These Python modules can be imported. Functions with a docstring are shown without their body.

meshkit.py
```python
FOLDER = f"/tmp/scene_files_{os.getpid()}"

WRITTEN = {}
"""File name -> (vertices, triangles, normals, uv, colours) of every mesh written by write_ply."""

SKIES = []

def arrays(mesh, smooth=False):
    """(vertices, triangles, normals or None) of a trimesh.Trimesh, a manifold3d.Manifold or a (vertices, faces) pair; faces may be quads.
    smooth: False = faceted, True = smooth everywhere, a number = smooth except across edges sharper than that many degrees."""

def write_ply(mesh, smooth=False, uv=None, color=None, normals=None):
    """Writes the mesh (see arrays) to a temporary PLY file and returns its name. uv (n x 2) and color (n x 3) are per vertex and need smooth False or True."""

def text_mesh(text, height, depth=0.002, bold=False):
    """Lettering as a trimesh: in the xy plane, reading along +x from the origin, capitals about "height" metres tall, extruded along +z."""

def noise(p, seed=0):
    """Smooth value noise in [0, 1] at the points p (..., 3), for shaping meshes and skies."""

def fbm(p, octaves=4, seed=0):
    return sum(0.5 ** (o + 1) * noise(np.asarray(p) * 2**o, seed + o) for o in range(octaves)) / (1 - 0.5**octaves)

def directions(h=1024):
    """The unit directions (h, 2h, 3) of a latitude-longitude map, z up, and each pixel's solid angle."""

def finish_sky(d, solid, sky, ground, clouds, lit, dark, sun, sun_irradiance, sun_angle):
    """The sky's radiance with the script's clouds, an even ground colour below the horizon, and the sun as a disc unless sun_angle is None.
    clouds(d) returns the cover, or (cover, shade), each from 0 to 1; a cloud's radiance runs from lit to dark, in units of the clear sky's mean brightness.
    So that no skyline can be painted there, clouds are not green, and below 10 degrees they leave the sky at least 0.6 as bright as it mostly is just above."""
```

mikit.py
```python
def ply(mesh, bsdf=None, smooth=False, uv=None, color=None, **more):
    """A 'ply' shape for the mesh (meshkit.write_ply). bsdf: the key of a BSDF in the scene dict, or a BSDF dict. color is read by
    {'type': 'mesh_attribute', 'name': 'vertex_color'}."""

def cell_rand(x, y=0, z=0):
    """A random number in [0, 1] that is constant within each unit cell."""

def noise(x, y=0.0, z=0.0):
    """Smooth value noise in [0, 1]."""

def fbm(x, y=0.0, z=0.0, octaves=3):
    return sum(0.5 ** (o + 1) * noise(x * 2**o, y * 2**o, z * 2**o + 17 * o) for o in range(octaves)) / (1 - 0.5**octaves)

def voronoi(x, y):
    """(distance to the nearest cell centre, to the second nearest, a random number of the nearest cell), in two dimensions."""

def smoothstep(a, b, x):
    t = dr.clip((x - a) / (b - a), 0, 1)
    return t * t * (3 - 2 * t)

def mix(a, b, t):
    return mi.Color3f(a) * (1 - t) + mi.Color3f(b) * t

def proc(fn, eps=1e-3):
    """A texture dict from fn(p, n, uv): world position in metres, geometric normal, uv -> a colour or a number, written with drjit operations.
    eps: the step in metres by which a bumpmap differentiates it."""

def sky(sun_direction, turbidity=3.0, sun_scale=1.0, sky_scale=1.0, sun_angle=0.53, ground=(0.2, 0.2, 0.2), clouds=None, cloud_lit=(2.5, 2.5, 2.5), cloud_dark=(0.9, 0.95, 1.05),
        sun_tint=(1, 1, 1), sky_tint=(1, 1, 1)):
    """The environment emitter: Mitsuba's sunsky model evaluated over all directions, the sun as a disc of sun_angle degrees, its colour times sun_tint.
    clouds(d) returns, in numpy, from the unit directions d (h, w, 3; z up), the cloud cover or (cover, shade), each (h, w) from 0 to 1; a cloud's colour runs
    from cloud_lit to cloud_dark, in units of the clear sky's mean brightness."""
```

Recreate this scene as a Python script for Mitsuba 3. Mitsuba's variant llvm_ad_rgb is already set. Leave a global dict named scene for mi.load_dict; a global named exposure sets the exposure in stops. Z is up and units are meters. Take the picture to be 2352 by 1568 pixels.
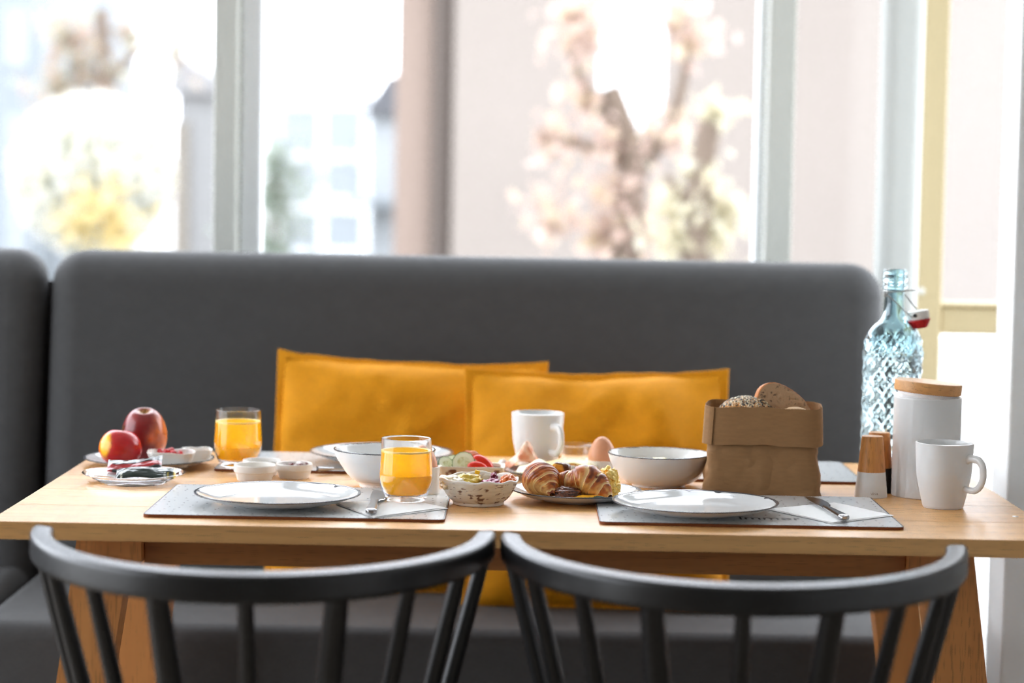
import math, numpy as np, trimesh, drjit as dr, mitsuba as mi, mikit, meshkit
import manifold3d as m3
from scipy.interpolate import PchipInterpolator
from shapely.geometry import Polygon, box as sbox, Point
T4 = mi.ScalarTransform4f
rng = np.random.default_rng(7)
scene, labels = {}, {}

# ---------------------------------------------------------------- camera, sky, exposure
FPX, PITCH, ROLL, YAW, EYE = 5147.0, math.radians(3.9), math.radians(1.05), math.radians(.14), np.array([0, 0, 1.25])
fwd = np.array([-math.sin(YAW) * math.cos(PITCH), math.cos(YAW) * math.cos(PITCH), -math.sin(PITCH)])
_r = np.cross(fwd, [0, 0, 1]); _r /= np.linalg.norm(_r); _u = np.cross(_r, fwd)
cam_up, cam_rt = math.cos(ROLL) * _u - math.sin(ROLL) * _r, math.cos(ROLL) * _r + math.sin(ROLL) * _u
scene['camera'] = {'type': 'thinlens', 'fov': math.degrees(2 * math.atan(1176 / FPX)), 'fov_axis': 'x', 'aperture_radius': .018, 'focus_distance': 3.62,
                   'near_clip': .05, 'far_clip': 500., 'to_world': T4().look_at(origin=EYE.tolist(), target=(EYE + fwd).tolist(), up=cam_up.tolist())}
scene['sky'] = mikit.sky((-.4, .5, .8), turbidity=6, sun_scale=0.0, ground=(.45, .44, .42), clouds=lambda d: np.ones(d.shape[:2]), cloud_lit=(.94, 1.0, 1.09), cloud_dark=(1, 1, 1))
exposure = 5.45

def ray(x, y): return fwd + cam_rt * (x - 1176) / FPX - cam_up * (y - 784) / FPX
def on(x, y, z):
    d = ray(x, y); return EYE + d * (z - EYE[2]) / d[2]
def at(x, y, Y):
    d = ray(x, y); return EYE + d * Y / d[1]

# ---------------------------------------------------------------- helpers
def S(r, g, b):
    c = np.array([r, g, b]) / 255.
    return np.where(c < .04045, c / 12.92, ((c + .055) / 1.055) ** 2.4).tolist()
def rgb(c): return {'type': 'rgb', 'value': list(map(float, c))}
def mat(key, color, rough=.5, spec=.5, two=True, **more):
    if not isinstance(color, dict): color = rgb(color)
    b = {'type': 'principled', 'base_color': color, 'roughness': rough, 'specular': spec, **more}
    scene[key] = {'type': 'twosided', 'bsdf': b} if two else b
    return key
used = {}
def numbered(name):
    n = used.get(name, 0); used[name] = n + 1
    return name if n == 0 else f'{name}_{n:03d}'
def thing(name, label, cat=None, group=None, kind=None):
    k = numbered(name)
    labels[k] = {'label': label}
    if cat: labels[k]['category'] = cat
    if group: labels[k]['group'] = group
    if kind: labels[k]['kind'] = kind
    return k
def part(parent, name, mesh, m, smooth=35, label=None, kind=None, **more):
    k = numbered(f'{parent}__{name}')
    scene[k] = mikit.ply(mesh, m, smooth, **more)
    if label or kind: labels[k] = {**({'label': label} if label else {}), **({'kind': kind} if kind else {})}
    return k
def one(name, mesh, m, label, cat=None, group=None, kind=None, smooth=35, **more):
    k = thing(name, label, cat, group, kind)
    scene[k] = mikit.ply(mesh, m, smooth, **more)
    return k
def vf(mesh):
    if hasattr(mesh, 'to_mesh'):
        m = mesh.to_mesh(); return np.array(m.vert_properties[:, :3], float), np.array(m.tri_verts, int)
    if isinstance(mesh, tuple):
        v, f = np.asarray(mesh[0], float), np.asarray(mesh[1], int)
        return (v, np.vstack([f[:, [0, 1, 2]], f[:, [0, 2, 3]]])) if f.shape[1] == 4 else (v, f)
    return np.array(mesh.vertices), np.array(mesh.faces)
def rot(ax, deg):
    a = math.radians(deg); c, s = math.cos(a), math.sin(a)
    return np.array({'x': [[1, 0, 0], [0, c, -s], [0, s, c]], 'y': [[c, 0, s], [0, 1, 0], [-s, 0, c]], 'z': [[c, -s, 0], [s, c, 0], [0, 0, 1]]}[ax])
def tf(mesh, t=(0, 0, 0), R=None, s=1.0):
    v, f = vf(mesh); v = v * s
    if R is not None: v = v @ R.T
    return v + np.asarray(t, float), f
def join(*ms):
    V, F, n = [], [], 0
    for m in ms:
        v, f = vf(m); V.append(v); F.append(f + n); n += len(v)
    return np.vstack(V), np.vstack(F)
def grid(P, wrap=True):
    n, m = P.shape[:2]; F = []
    i, j = np.meshgrid(np.arange(n - 1), np.arange(m if wrap else m - 1), indexing='ij')
    j2 = (j + 1) % m
    q = np.stack([i * m + j, i * m + j2, (i + 1) * m + j2, (i + 1) * m + j], -1).reshape(-1, 4)
    return P.reshape(-1, 3), np.vstack([q[:, [0, 1, 2]], q[:, [0, 2, 3]]])
def curve(pts, n, round_=True):
    p = np.asarray(pts, float); s = np.r_[0, np.cumsum(np.linalg.norm(np.diff(p, axis=0), axis=1))]
    t = np.linspace(0, s[-1], n)
    return np.stack([PchipInterpolator(s, p[:, k])(t) for k in range(p.shape[1])], 1)
def lathe(prof, n=72, sub=0):
    p = np.asarray(prof, float)
    if sub: p = curve(p, sub)
    p = p.copy(); p[:, 0] = np.maximum(p[:, 0], 2e-5)
    a = np.arange(n) * 2 * math.pi / n
    return grid(np.stack([p[:, None, 0] * np.cos(a), p[:, None, 0] * np.sin(a), np.repeat(p[:, 1:2], n, 1)], -1))
def box(x0, x1, y0, y1, z0, z1, b=0.0):
    if b <= 0:
        return m3.Manifold.cube([x1 - x0, y1 - y0, z1 - z0]).translate([x0, y0, z0])
    pts = []
    for x, sx in ((x0, 1), (x1, -1)):
        for y, sy in ((y0, 1), (y1, -1)):
            for z, sz in ((z0, 1), (z1, -1)):
                pts += [[x, y + sy * b, z + sz * b], [x + sx * b, y, z + sz * b], [x + sx * b, y + sy * b, z]]
    return m3.Manifold.hull_points(np.array(pts))
def rbox(x0, x1, y0, y1, z0, z1, r, n=24):
    s = m3.Manifold.sphere(r, n)
    return m3.Manifold.batch_hull([s.translate([x, y, z]) for x in (x0 + r, x1 - r) for y in (y0 + r, y1 - r) for z in (z0 + r, z1 - r)])
def tube(pts, rad, sides=16, flat=1.0, up=(0, 0, 1), cap=True):
    p = np.asarray(pts, float); rad = np.broadcast_to(rad, (len(p),))
    t = np.gradient(p, axis=0); t /= np.linalg.norm(t, axis=1, keepdims=True)
    a = np.cross(np.broadcast_to(up, t.shape), t); bad = np.linalg.norm(a, axis=1) < 1e-6
    a[bad] = np.cross([1, 0, 0], t[bad]); a /= np.linalg.norm(a, axis=1, keepdims=True)
    b = np.cross(t, a); g = np.arange(sides) * 2 * math.pi / sides
    P = p[:, None] + rad[:, None, None] * (np.cos(g)[None, :, None] * a[:, None] + flat * np.sin(g)[None, :, None] * b[:, None])
    if cap: P = np.concatenate([np.repeat(p[:1], sides, 0)[None], P, np.repeat(p[-1:], sides, 0)[None]])
    return grid(P)
def extrude(poly, h, z=0.0):
    return tf(trimesh.creation.extrude_polygon(poly, h, engine='earcut'), (0, 0, z))
def slab(pts2, y0, y1):
    """polygon in xz extruded along y"""
    v, f = vf(trimesh.creation.extrude_polygon(Polygon(pts2), y1 - y0, engine='earcut'))
    return np.stack([v[:, 0], y0 + v[:, 2], v[:, 1]], 1), f[:, ::-1]
def blob(r, sub=3, amp=.15, freq=3., seed=0):
    s = trimesh.creation.icosphere(sub, 1.0); v = np.array(s.vertices)
    k = 1 + amp * 2 * (meshkit.fbm(v * freq + 10, 3, seed) - .5)
    return v * k[:, None] * np.asarray(r), np.array(s.faces)
def lerp(a, b, t):
    t = np.asarray(t)[..., None]; return np.asarray(a) * (1 - t) + np.asarray(b) * t
def sst(a, b, x):
    t = np.clip((np.asarray(x) - a) / (b - a), 0, 1); return t * t * (3 - 2 * t)
VC = {'type': 'mesh_attribute', 'name': 'vertex_color'}

# ---------------------------------------------------------------- materials
def wood(axis, light, dark, k=1.0):
    def fn(p, n, uv):
        q = [p.x, p.y, p.z]; a = q[axis]; o = [q[i] for i in range(3) if i != axis]
        big = mikit.fbm(a * 2.2 * k, o[0] * 26 * k + 3, o[1] * 26 * k)
        ring = mikit.noise(a * 1.1, (o[0] + big * .03) * 120 * k, (o[1] + big * .03) * 120 * k)
        pore = mikit.smoothstep(.62, .85, mikit.noise(a * 45, o[0] * 700, o[1] * 700))
        t = dr.clip(big * .55 + ring * .4 - .05, 0, 1)
        return mikit.mix(light, dark, t) * (1 - .28 * pore)
    return mikit.proc(fn)
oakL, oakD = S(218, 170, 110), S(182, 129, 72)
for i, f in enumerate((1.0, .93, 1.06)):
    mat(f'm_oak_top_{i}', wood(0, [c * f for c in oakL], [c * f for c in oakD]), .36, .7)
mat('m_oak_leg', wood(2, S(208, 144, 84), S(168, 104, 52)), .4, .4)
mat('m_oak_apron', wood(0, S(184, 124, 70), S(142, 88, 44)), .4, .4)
mat('m_bamboo', wood(2, S(214, 150, 84), S(176, 108, 50), 2.2), .4, .4)
mat('m_lid_wood', wood(0, S(222, 168, 110), S(190, 128, 70), 2.0), .4, .4)
def melange(base, amp):
    def fn(p, n, uv):
        w = .5 * mikit.noise(p.x * 420, p.y * 420, p.z * 420) + .5 * mikit.noise(p.x * 900, p.y * 900, p.z * 900); c = mikit.fbm(p.x * 40, p.y * 40, p.z * 40)
        return mi.Color3f(base) * (1 - amp * .5 + amp * w) * (.92 + .16 * c)
    return mikit.proc(fn)
mat('m_sofa', melange(S(70, 70, 70), .6), .9, .2, sheen=1.0)
mat('m_mustard', melange(S(205, 136, 18), .35), .85, .2, sheen=.3)
mat('m_chair', (.0012, .0012, .0014), .34, .55)
mat('m_porcelain', S(224, 224, 222), .07, .5)
mat('m_plate', S(198, 199, 198), .07, .5)
mat('m_mug', S(216, 216, 214), .12, .5)
mat('m_ceramic', S(222, 220, 215), .3, .4)
mat('m_rim', S(72, 74, 78), .12, .5)
mat('m_cork', S(120, 66, 36), .8, .2)
mat('m_mat_border', S(58, 56, 56), .3, .4)
def dots(p, n, uv):
    x, y = p.x / .0205, p.y / .026
    r1, r2, r3 = mikit.cell_rand(dr.floor(x), dr.floor(y), 1), mikit.cell_rand(dr.floor(x), dr.floor(y), 2), mikit.cell_rand(dr.floor(x), dr.floor(y), 3)
    dx, dy = x - dr.floor(x) - .2 - .6 * r1, y - dr.floor(y) - .2 - .6 * r2
    d = dr.sqrt(dr.square(dx * .0205) + dr.square(dy * .026))
    t = 1 - mikit.smoothstep(.0016, .0021, d)
    return mikit.mix(S(186, 188, 188), S(70, 70, 74), dr.select(r3 > .12, t, 0.0))
mat('m_mat_top', mikit.proc(dots), .2, .5)
mat('m_print', S(42, 40, 44), .4, .3)
mat('m_brown_print', S(120, 92, 60), .6, .3)
mat('m_steel', S(170, 170, 172), .14, .5, metallic=1.0)
mat('m_napkin', S(226, 226, 224), .95, .1)
mat('m_vc', VC, .6, .3)
mat('m_vc_gloss', VC, .16, .5)
mat('m_vc_semi', VC, .33, .5)
mat('m_vc_apple', VC, .22, .5, clearcoat=.3, clearcoat_gloss=.8)
scene['m_glass'] = {'type': 'dielectric', 'int_ior': 1.5, 'ext_ior': 1.0}
scene['m_bottle'] = {'type': 'dielectric', 'int_ior': 1.5, 'ext_ior': 1.0, 'specular_transmittance': rgb((.82, .93, .96))}
scene['m_bottle_water'] = {'type': 'dielectric', 'int_ior': 1.33, 'ext_ior': 1.5}
scene['m_bottle_air'] = {'type': 'dielectric', 'int_ior': 1.0, 'ext_ior': 1.5}
scene['m_pane'] = {'type': 'thindielectric', 'int_ior': 1.3}
scene['m_juice'] = {'type': 'principledthin', 'base_color': rgb(S(255, 204, 32)), 'roughness': .25, 'diff_trans': .76, 'eta': 1.3}
mat('m_foam', S(255, 214, 110), .5, .4)
mat('m_white_paint', S(186, 188, 184), .6, .3)
mat('m_wall', S(234, 235, 234), .8, .2)
mat('m_ceiling', S(236, 236, 236), .9, .1)
mat('m_alu', S(196, 197, 190), .5, .4)
mat('m_white_frame', S(240, 243, 244), .35, .4)
mat('m_cream', S(178, 162, 126), .5, .3)
def floorboards(p, n, uv):
    w = mikit.fbm(p.x * 30, p.y * 2, 0); r = mikit.cell_rand(dr.floor(p.x / .14), 0, 0)
    return mikit.mix(S(168, 158, 146), S(138, 128, 114), dr.clip(w * .7 + r * .3, 0, 1))
mat('m_floor', mikit.proc(floorboards), .45, .4)
mat('m_kraft', mikit.proc(lambda p, n, uv: mi.Color3f(S(142, 106, 70)) * (.86 + .2 * mikit.fbm(p.x * 90, p.y * 90, p.z * 260) + .08 * mikit.noise(p.x * 900, p.y * 900, p.z * 900))), .75, .25)
mat('m_red_rubber', S(190, 24, 28), .5, .4)
mat('m_black_ceramic', S(24, 24, 26), .35, .5)

TZ, MZ = .74, .745

# ---------------------------------------------------------------- the setting
WY = 5.3
def setting(name, label): return thing(name, label, None, None, 'structure')
k = setting('floor', 'pale wooden floor of the cafe under the table'); scene[k] = mikit.ply(box(-3.4, 2.6, -2.6, WY + .06, -.1, 0), 'm_floor', False)
k = setting('ceiling', 'white ceiling above the cafe'); scene[k] = mikit.ply(box(-3.4, 2.6, -2.6, WY + .1, 2.8, 2.9), 'm_ceiling', False)
k = setting('wall_back', 'grey wall behind the camera'); scene[k] = mikit.ply(box(-3.4, 2.6, -2.7, -2.6, 0, 2.8), mat('m_wall_back', S(160, 160, 160), .8, .2), False)
k = setting('wall_right', 'white wall beside the right end of the table')
scene[k] = mikit.ply(join(rbox(.932, 2.6, 4.22, 4.36, 0, 2.8, .004, 8), box(2.5, 2.6, -2.6, 4.22, 0, 2.8)), 'm_wall', 20)
# front glazing: posts, sashes and panes between them
def px_at(x): return at(x, 300, WY)[0]
zc = 2.8
w1 = setting('window_1', 'tall window pane left of the first grey post')
p1a, p1b, p1c = px_at(497), px_at(552), px_at(602)
part(w1, 'post', box(p1a, p1b, WY - .06, WY + .06, 0, zc, .004), 'm_alu')
part(w1, 'pane', box(-3.3, p1a, WY, WY + .006, .1, zc), 'm_pane', False)
part(w1, 'bottom_rail', box(-3.3, p1a, WY - .03, WY + .03, 0, .1, .003), 'm_alu')
w2 = setting('window_2', 'wide window pane between the two grey posts')
p2a, p2b = px_at(1737), px_at(1818)
part(w2, 'sash', box(p1b + .002, p1c, WY - .01, WY + .05, 0, zc, .004), 'm_white_frame')
part(w2, 'sash', box(p2a, px_at(1754), WY - .01, WY + .05, 0, zc, .003), 'm_white_frame')
part(w2, 'pane', box(p1c, p2a, WY, WY + .006, .1, zc), 'm_pane', False)
part(w2, 'bottom_rail', box(p1c, p2a, WY - .03, WY + .03, 0, .1, .003), 'm_alu')
w3 = setting('window_3', 'narrow window pane between the right grey post and the white column')
cA, cB, cC = at(2020, 300, 5.1)[0], at(2112, 300, 5.1)[0], px_at(2166)
part(w3, 'post', box(px_at(1755), p2b, WY - .06, WY + .06, 0, zc, .004), 'm_alu')
part(w3, 'pane', box(p2b, cC - .04, WY, WY + .006, .1, zc), 'm_pane', False)
part(w3, 'bottom_rail', box(p2b, cC - .04, WY - .03, WY + .03, 0, .1, .003), 'm_alu')
one('trim_1', tf(extrude(sbox(cA, 5.04, cB, 5.16).buffer(-.03).buffer(.03, 8), zc), (0, 0, 0)), 'm_white_paint', 'white square column in front of the window behind the bottle', None, None, 'structure')
w4 = setting('window_4', 'cream framed window right of the white column')
part(w4, 'frame', box(px_at(2106), cC, WY - .05, WY + .05, 0, zc, .004), 'm_cream')
part(w4, 'transom', box(cC, 2.6, WY - .035, WY + .05, at(2200, 765, WY)[2], at(2200, 703, WY)[2], .006), 'm_cream')
part(w4, 'transom_lip', box(cC, 2.6, WY - .045, WY + .05, at(2200, 703, WY)[2], at(2200, 694, WY)[2], .003), 'm_cream')
part(w4, 'pane', box(cC, 2.6, WY, WY + .006, at(2200, 694, WY)[2], zc), 'm_pane', False)
part(w4, 'pane', box(cC, 2.6, WY, WY + .006, .05, at(2200, 765, WY)[2]), 'm_pane', False)
part(w4, 'latch', tf(lathe([(0, 0), (.008, 0), (.009, .006), (.006, .012), (0, .013)], 20), at(2115, 668, WY - .05) , rot('x', 90)), 'm_alu')
# left glazing
k = setting('wall_left', 'white wall left of the camera'); scene[k] = mikit.ply(box(-3.4, -3.3, -2.6, 1.56, 0, 2.8), 'm_wall', False)
w5 = setting('window_5', 'row of tall windows along the left side of the cafe')
for i, y in enumerate(np.linspace(1.6, WY - .08, 4)):
    part(w5, 'post', box(-3.4, -3.3, y - .04, y + .04, 0, zc, .004), 'm_alu')
part(w5, 'pane', box(-3.353, -3.347, 1.6, WY - .08, .12, zc - .05), 'm_pane', False)
part(w5, 'bottom_rail', box(-3.39, -3.31, 1.6, WY - .08, 0, .12, .003), 'm_alu')

# ---------------------------------------------------------------- outside
one('terrace', box(-60, 60, WY + .07, 90, -.15, -.02), mat('m_terrace', (0.277, 0.274, 0.267), .9, .2), 'pale paved ground outside the windows', None, None, 'structure', smooth=False)
mat('m_pink', mikit.proc(lambda p, n, uv: mi.Color3f(.247, .213, .188) * (.93 + .1 * mikit.fbm(p.x * .9, p.z * .9, p.y * .5))), .9, .2)
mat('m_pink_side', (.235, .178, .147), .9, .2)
mat('m_white_render', (0.330, 0.343, 0.350), .9, .2)
mat('m_greyblue', (0.224, 0.244, 0.257), .8, .2)
mat('m_window_dark', (.27, .29, .305), .2, .5)
mat('m_roof', (0.112, 0.112, 0.119), .8, .2)
mat('m_pipe', (0.073, 0.056, 0.046), .6, .3)
mat('m_bark', (0.158, 0.119, 0.092), .9, .1)
PB = 14.0
bx0, bx1, bx2 = at(905, 300, PB)[0], at(985, 300, PB)[0], at(1040, 300, PB)[0]
b = thing('pink_building', 'pale pink rendered building with a brown downpipe across the street', 'building')
part(b, 'wall', box(bx2, 9, PB, PB + 6, 0, 2.8), 'm_pink', False)
part(b, 'side_wall', box(bx0, bx2, PB + .12, PB + 6, 0, 2.8), 'm_pink_side', False, label='deeper pink recessed wall')
part(b, 'downpipe', tube([[at(1012, 300, PB)[0], PB + .05, 0.05], [at(1012, 300, PB)[0], PB + .05, 2.75]], .055, 16, up=(0, 1, 0)), 'm_pipe', label='brown downpipe')
part(b, 'coping', box(bx0 - .06, 9.06, PB - .08, PB + 6.08, 2.8, 2.88), 'm_white_render', False)
wx, wz = at(1450, 150, PB)[0], at(1450, 150, PB)[2]
wf = part(b, 'window', join(*[box(wx - .2, wx + .2, PB - .03, PB + .02, z, z + .06) for z in (wz - .4, wz + .34)], *[box(x, x + .05, PB - .03, PB + .02, wz - .34, wz + .34) for x in (wx - .2, wx + .15)]), 'm_white_frame', False)
part(wf, 'pane', box(wx - .15, wx + .15, PB - .012, PB, wz - .34, wz + .34), mat('m_blind', S(252, 252, 252), .4, .5), False)
# white building far down the street
WB = 34.0
b = thing('white_building', 'white house with rows of pale windows far down the street', 'building')
x0, x1 = at(610, 300, WB)[0], at(935, 300, WB)[0]
part(b, 'wall', box(x0, x1, WB, WB + 8, 0, at(700, 215, WB)[2]), 'm_white_render', False)
for xx in (690, 790):
    for yy in (300, 420, 520):
        c = at(xx, yy, WB)
        f = part(b, 'window', join(box(c[0] - .36, c[0] + .36, WB - .06, WB + .02, c[2] - .42, c[2] - .36), box(c[0] - .36, c[0] + .36, WB - .06, WB + .02, c[2] + .36, c[2] + .42), box(c[0] - .36, c[0] - .3, WB - .06, WB + .02, c[2] - .36, c[2] + .36), box(c[0] + .3, c[0] + .36, WB - .06, WB + .02, c[2] - .36, c[2] + .36)), 'm_white_frame', False)
        part(f, 'pane', box(c[0] - .3, c[0] + .3, WB - .02, WB, c[2] - .36, c[2] + .36), 'm_window_dark', False)
b = thing('roofed_house', 'small house with a grey sloping roof between the white house and the pink building', 'house')
HB = 26.0
r0, r1 = at(835, 250, HB)[0], at(960, 250, HB)[0]; rz0, rz1 = at(850, 262, HB)[2], at(880, 172, HB)[2]
part(b, 'wall', box(r0 + .1, r1, HB, HB + 4, 0, rz0), 'm_white_render', False)
part(b, 'roof', slab([(r0, rz0), (r0 + .28, rz1), (r1, rz1), (r1, rz0)], HB - .15, HB + 4.2), 'm_roof', False, label='dark grey sloping roof')
part(b, 'awning', box(r0 - .1, r1 - .1, HB - .5, HB - .02, at(840, 472, HB)[2], at(840, 455, HB)[2]), 'm_greyblue', False)
# grey blue building on the left, tall pier
b = thing('grey_building', 'blue grey house at the left edge of the left window', 'building')
GB = 24.0
part(b, 'wall', box(at(-700, 300, GB)[0], at(95, 300, GB)[0], GB, GB + 6, 0, 8), 'm_greyblue', False)
for yy in (90, 330, 520):
    c = at(40, yy, GB)
    part(b, 'window', box(c[0] - .12, c[0] + .12, GB - .04, GB + .02, c[2] - .3, c[2] + .3), 'm_window_dark', False)
b = thing('grey_gatehouse', 'grey and tan house left of the first window post', 'house')
part(b, 'wall', box(at(405, 300, 22)[0], at(505, 300, 22)[0], 22, 25, 0, at(440, 205, 22)[2]), mat('m_gate', (0.218, 0.215, 0.211), .9, .2), False)
part(b, 'corner_trim', box(at(405, 300, 22)[0] - .02, at(432, 300, 22)[0], 21.95, 22.05, 0, at(440, 280, 22)[2]), mat('m_tan', (0.198, 0.175, 0.145), .9, .2), False)
part(b, 'roof', slab([(at(385, 300, 22)[0], at(400, 215, 22)[2]), (at(400, 300, 22)[0], at(400, 120, 22)[2]), (at(520, 300, 22)[0], at(400, 190, 22)[2]), (at(520, 300, 22)[0], at(400, 215, 22)[2])], 21.9, 25), mat('m_roof2', (0.224, 0.218, 0.215), .9, .2), False)
b = thing('green_hedge', 'thin dull green shrub beside the first window sash', 'shrub')
def leaves(centers, radii, n, size, cols, seed, flat=.5, tight=False):
    r = np.random.default_rng(seed); V, F, C = [], [], []
    w = np.array([x ** 2 for x in radii]); idx = r.choice(len(centers), n, p=w / w.sum())
    d = r.normal(size=(n, 3)); d /= np.linalg.norm(d, axis=1, keepdims=True)
    c = np.asarray(centers)[idx] + d * (np.asarray(radii)[idx] * (r.uniform(.2, 1.0, n) ** .5 if tight else np.abs(r.normal(0, .85, n))))[:, None] * np.array([1, .9, 1])
    a = r.normal(size=(n, 3)); a /= np.linalg.norm(a, axis=1, keepdims=True); bb = np.cross(a, r.normal(size=(n, 3))); bb /= np.linalg.norm(bb, axis=1, keepdims=True)
    s = size * r.uniform(.6, 1.3, n)[:, None]
    V = np.stack([c - a * s, c + bb * s * flat, c + a * s, c - bb * s * flat], 1).reshape(-1, 3)
    i = np.arange(n) * 4; F = np.vstack([np.stack([i, i + 1, i + 2], 1), np.stack([i, i + 2, i + 3], 1)])
    col = np.asarray(cols)[r.integers(0, len(cols), n)] * r.uniform(.85, 1.1, n)[:, None]
    return (V, F), np.clip(np.repeat(col, 4, 0) * .72, 0, 1)
scene['m_leaf'] = {'type': 'principledthin', 'base_color': VC, 'roughness': .6, 'diff_trans': .9}
hc = at(630, 420, 18.0)
lm, lc = leaves([[hc[0], 18, z] for z in (.3, .7, 1.1, 1.4)], [.28] * 4, 900, .06, [S(200, 208, 196), S(184, 196, 180)], 3)
part(b, 'foliage', lm, 'm_leaf', False, color=lc, kind='stuff'); part(b, 'stem', tube([[hc[0], 18, -.02], [hc[0], 18, 1.3]], .03, 8, up=(0, 1, 0)), 'm_bark')
one('garden_wall', box(.78, 4.0, 6.4, 6.5, -.02, at(2200, 765, WY)[2] - .08, .01), 'm_white_frame', 'low white garden wall outside the lower pane right of the column', 'wall', smooth=False)
# round pale shrub
b = thing('round_bush', 'round pale yellow clipped bush outside the left window', 'bush')
RB = 12.0
cc = at(212, 400, RB); rr = 185 / FPX * RB
lm, lc = leaves([cc], [rr], 7500, .045, [S(255, 253, 240), S(255, 254, 248), S(254, 250, 230), S(250, 252, 244)], 4, tight=True)
lc = np.clip(lc * 1.02, 0, 1)
part(b, 'foliage', lm, 'm_leaf', False, color=lc, kind='stuff')
part(b, 'core', blob(np.full(3, rr * .86), 3, .05, 4), mat('m_bushcore', (.5, .49, .43), .9, .1), True)
lm, lc = leaves([at(265, 540, RB - .5), at(225, 470, RB - .5), at(180, 525, RB - .5)], [.11, .12, .08], 500, .035, [S(244, 226, 170), S(246, 232, 184), S(240, 218, 156)], 5)
part(b, 'yellow_leaves', lm, 'm_leaf', False, color=lc, kind='stuff', label='yellow leaves low on the bush')
part(b, 'stem', tube([[cc[0], RB, -.02], [cc[0], RB, cc[2] - rr * .6]], .04, 10, up=(0, 1, 0)), 'm_bark')
def tree(name, label, base, trunk, limbs, centers, radii, n, size, cols, seed):
    t = thing(name, label, 'tree')
    part(t, 'trunk', tube(curve(trunk, 14), np.linspace(.09, .045, 14), 12, up=(0, 1, 0)), 'm_bark')
    for l in limbs: part(t, 'branch', tube(curve(l, 8), np.linspace(.035, .012, 8), 8, up=(0, 1, 0)), 'm_bark')
    lm, lc = leaves(centers, radii, n, size, cols, seed); part(t, 'foliage', lm, 'm_leaf', False, color=lc, kind='stuff')
Yt = 9.5
A = lambda x, y: at(x, y, Yt)
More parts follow.
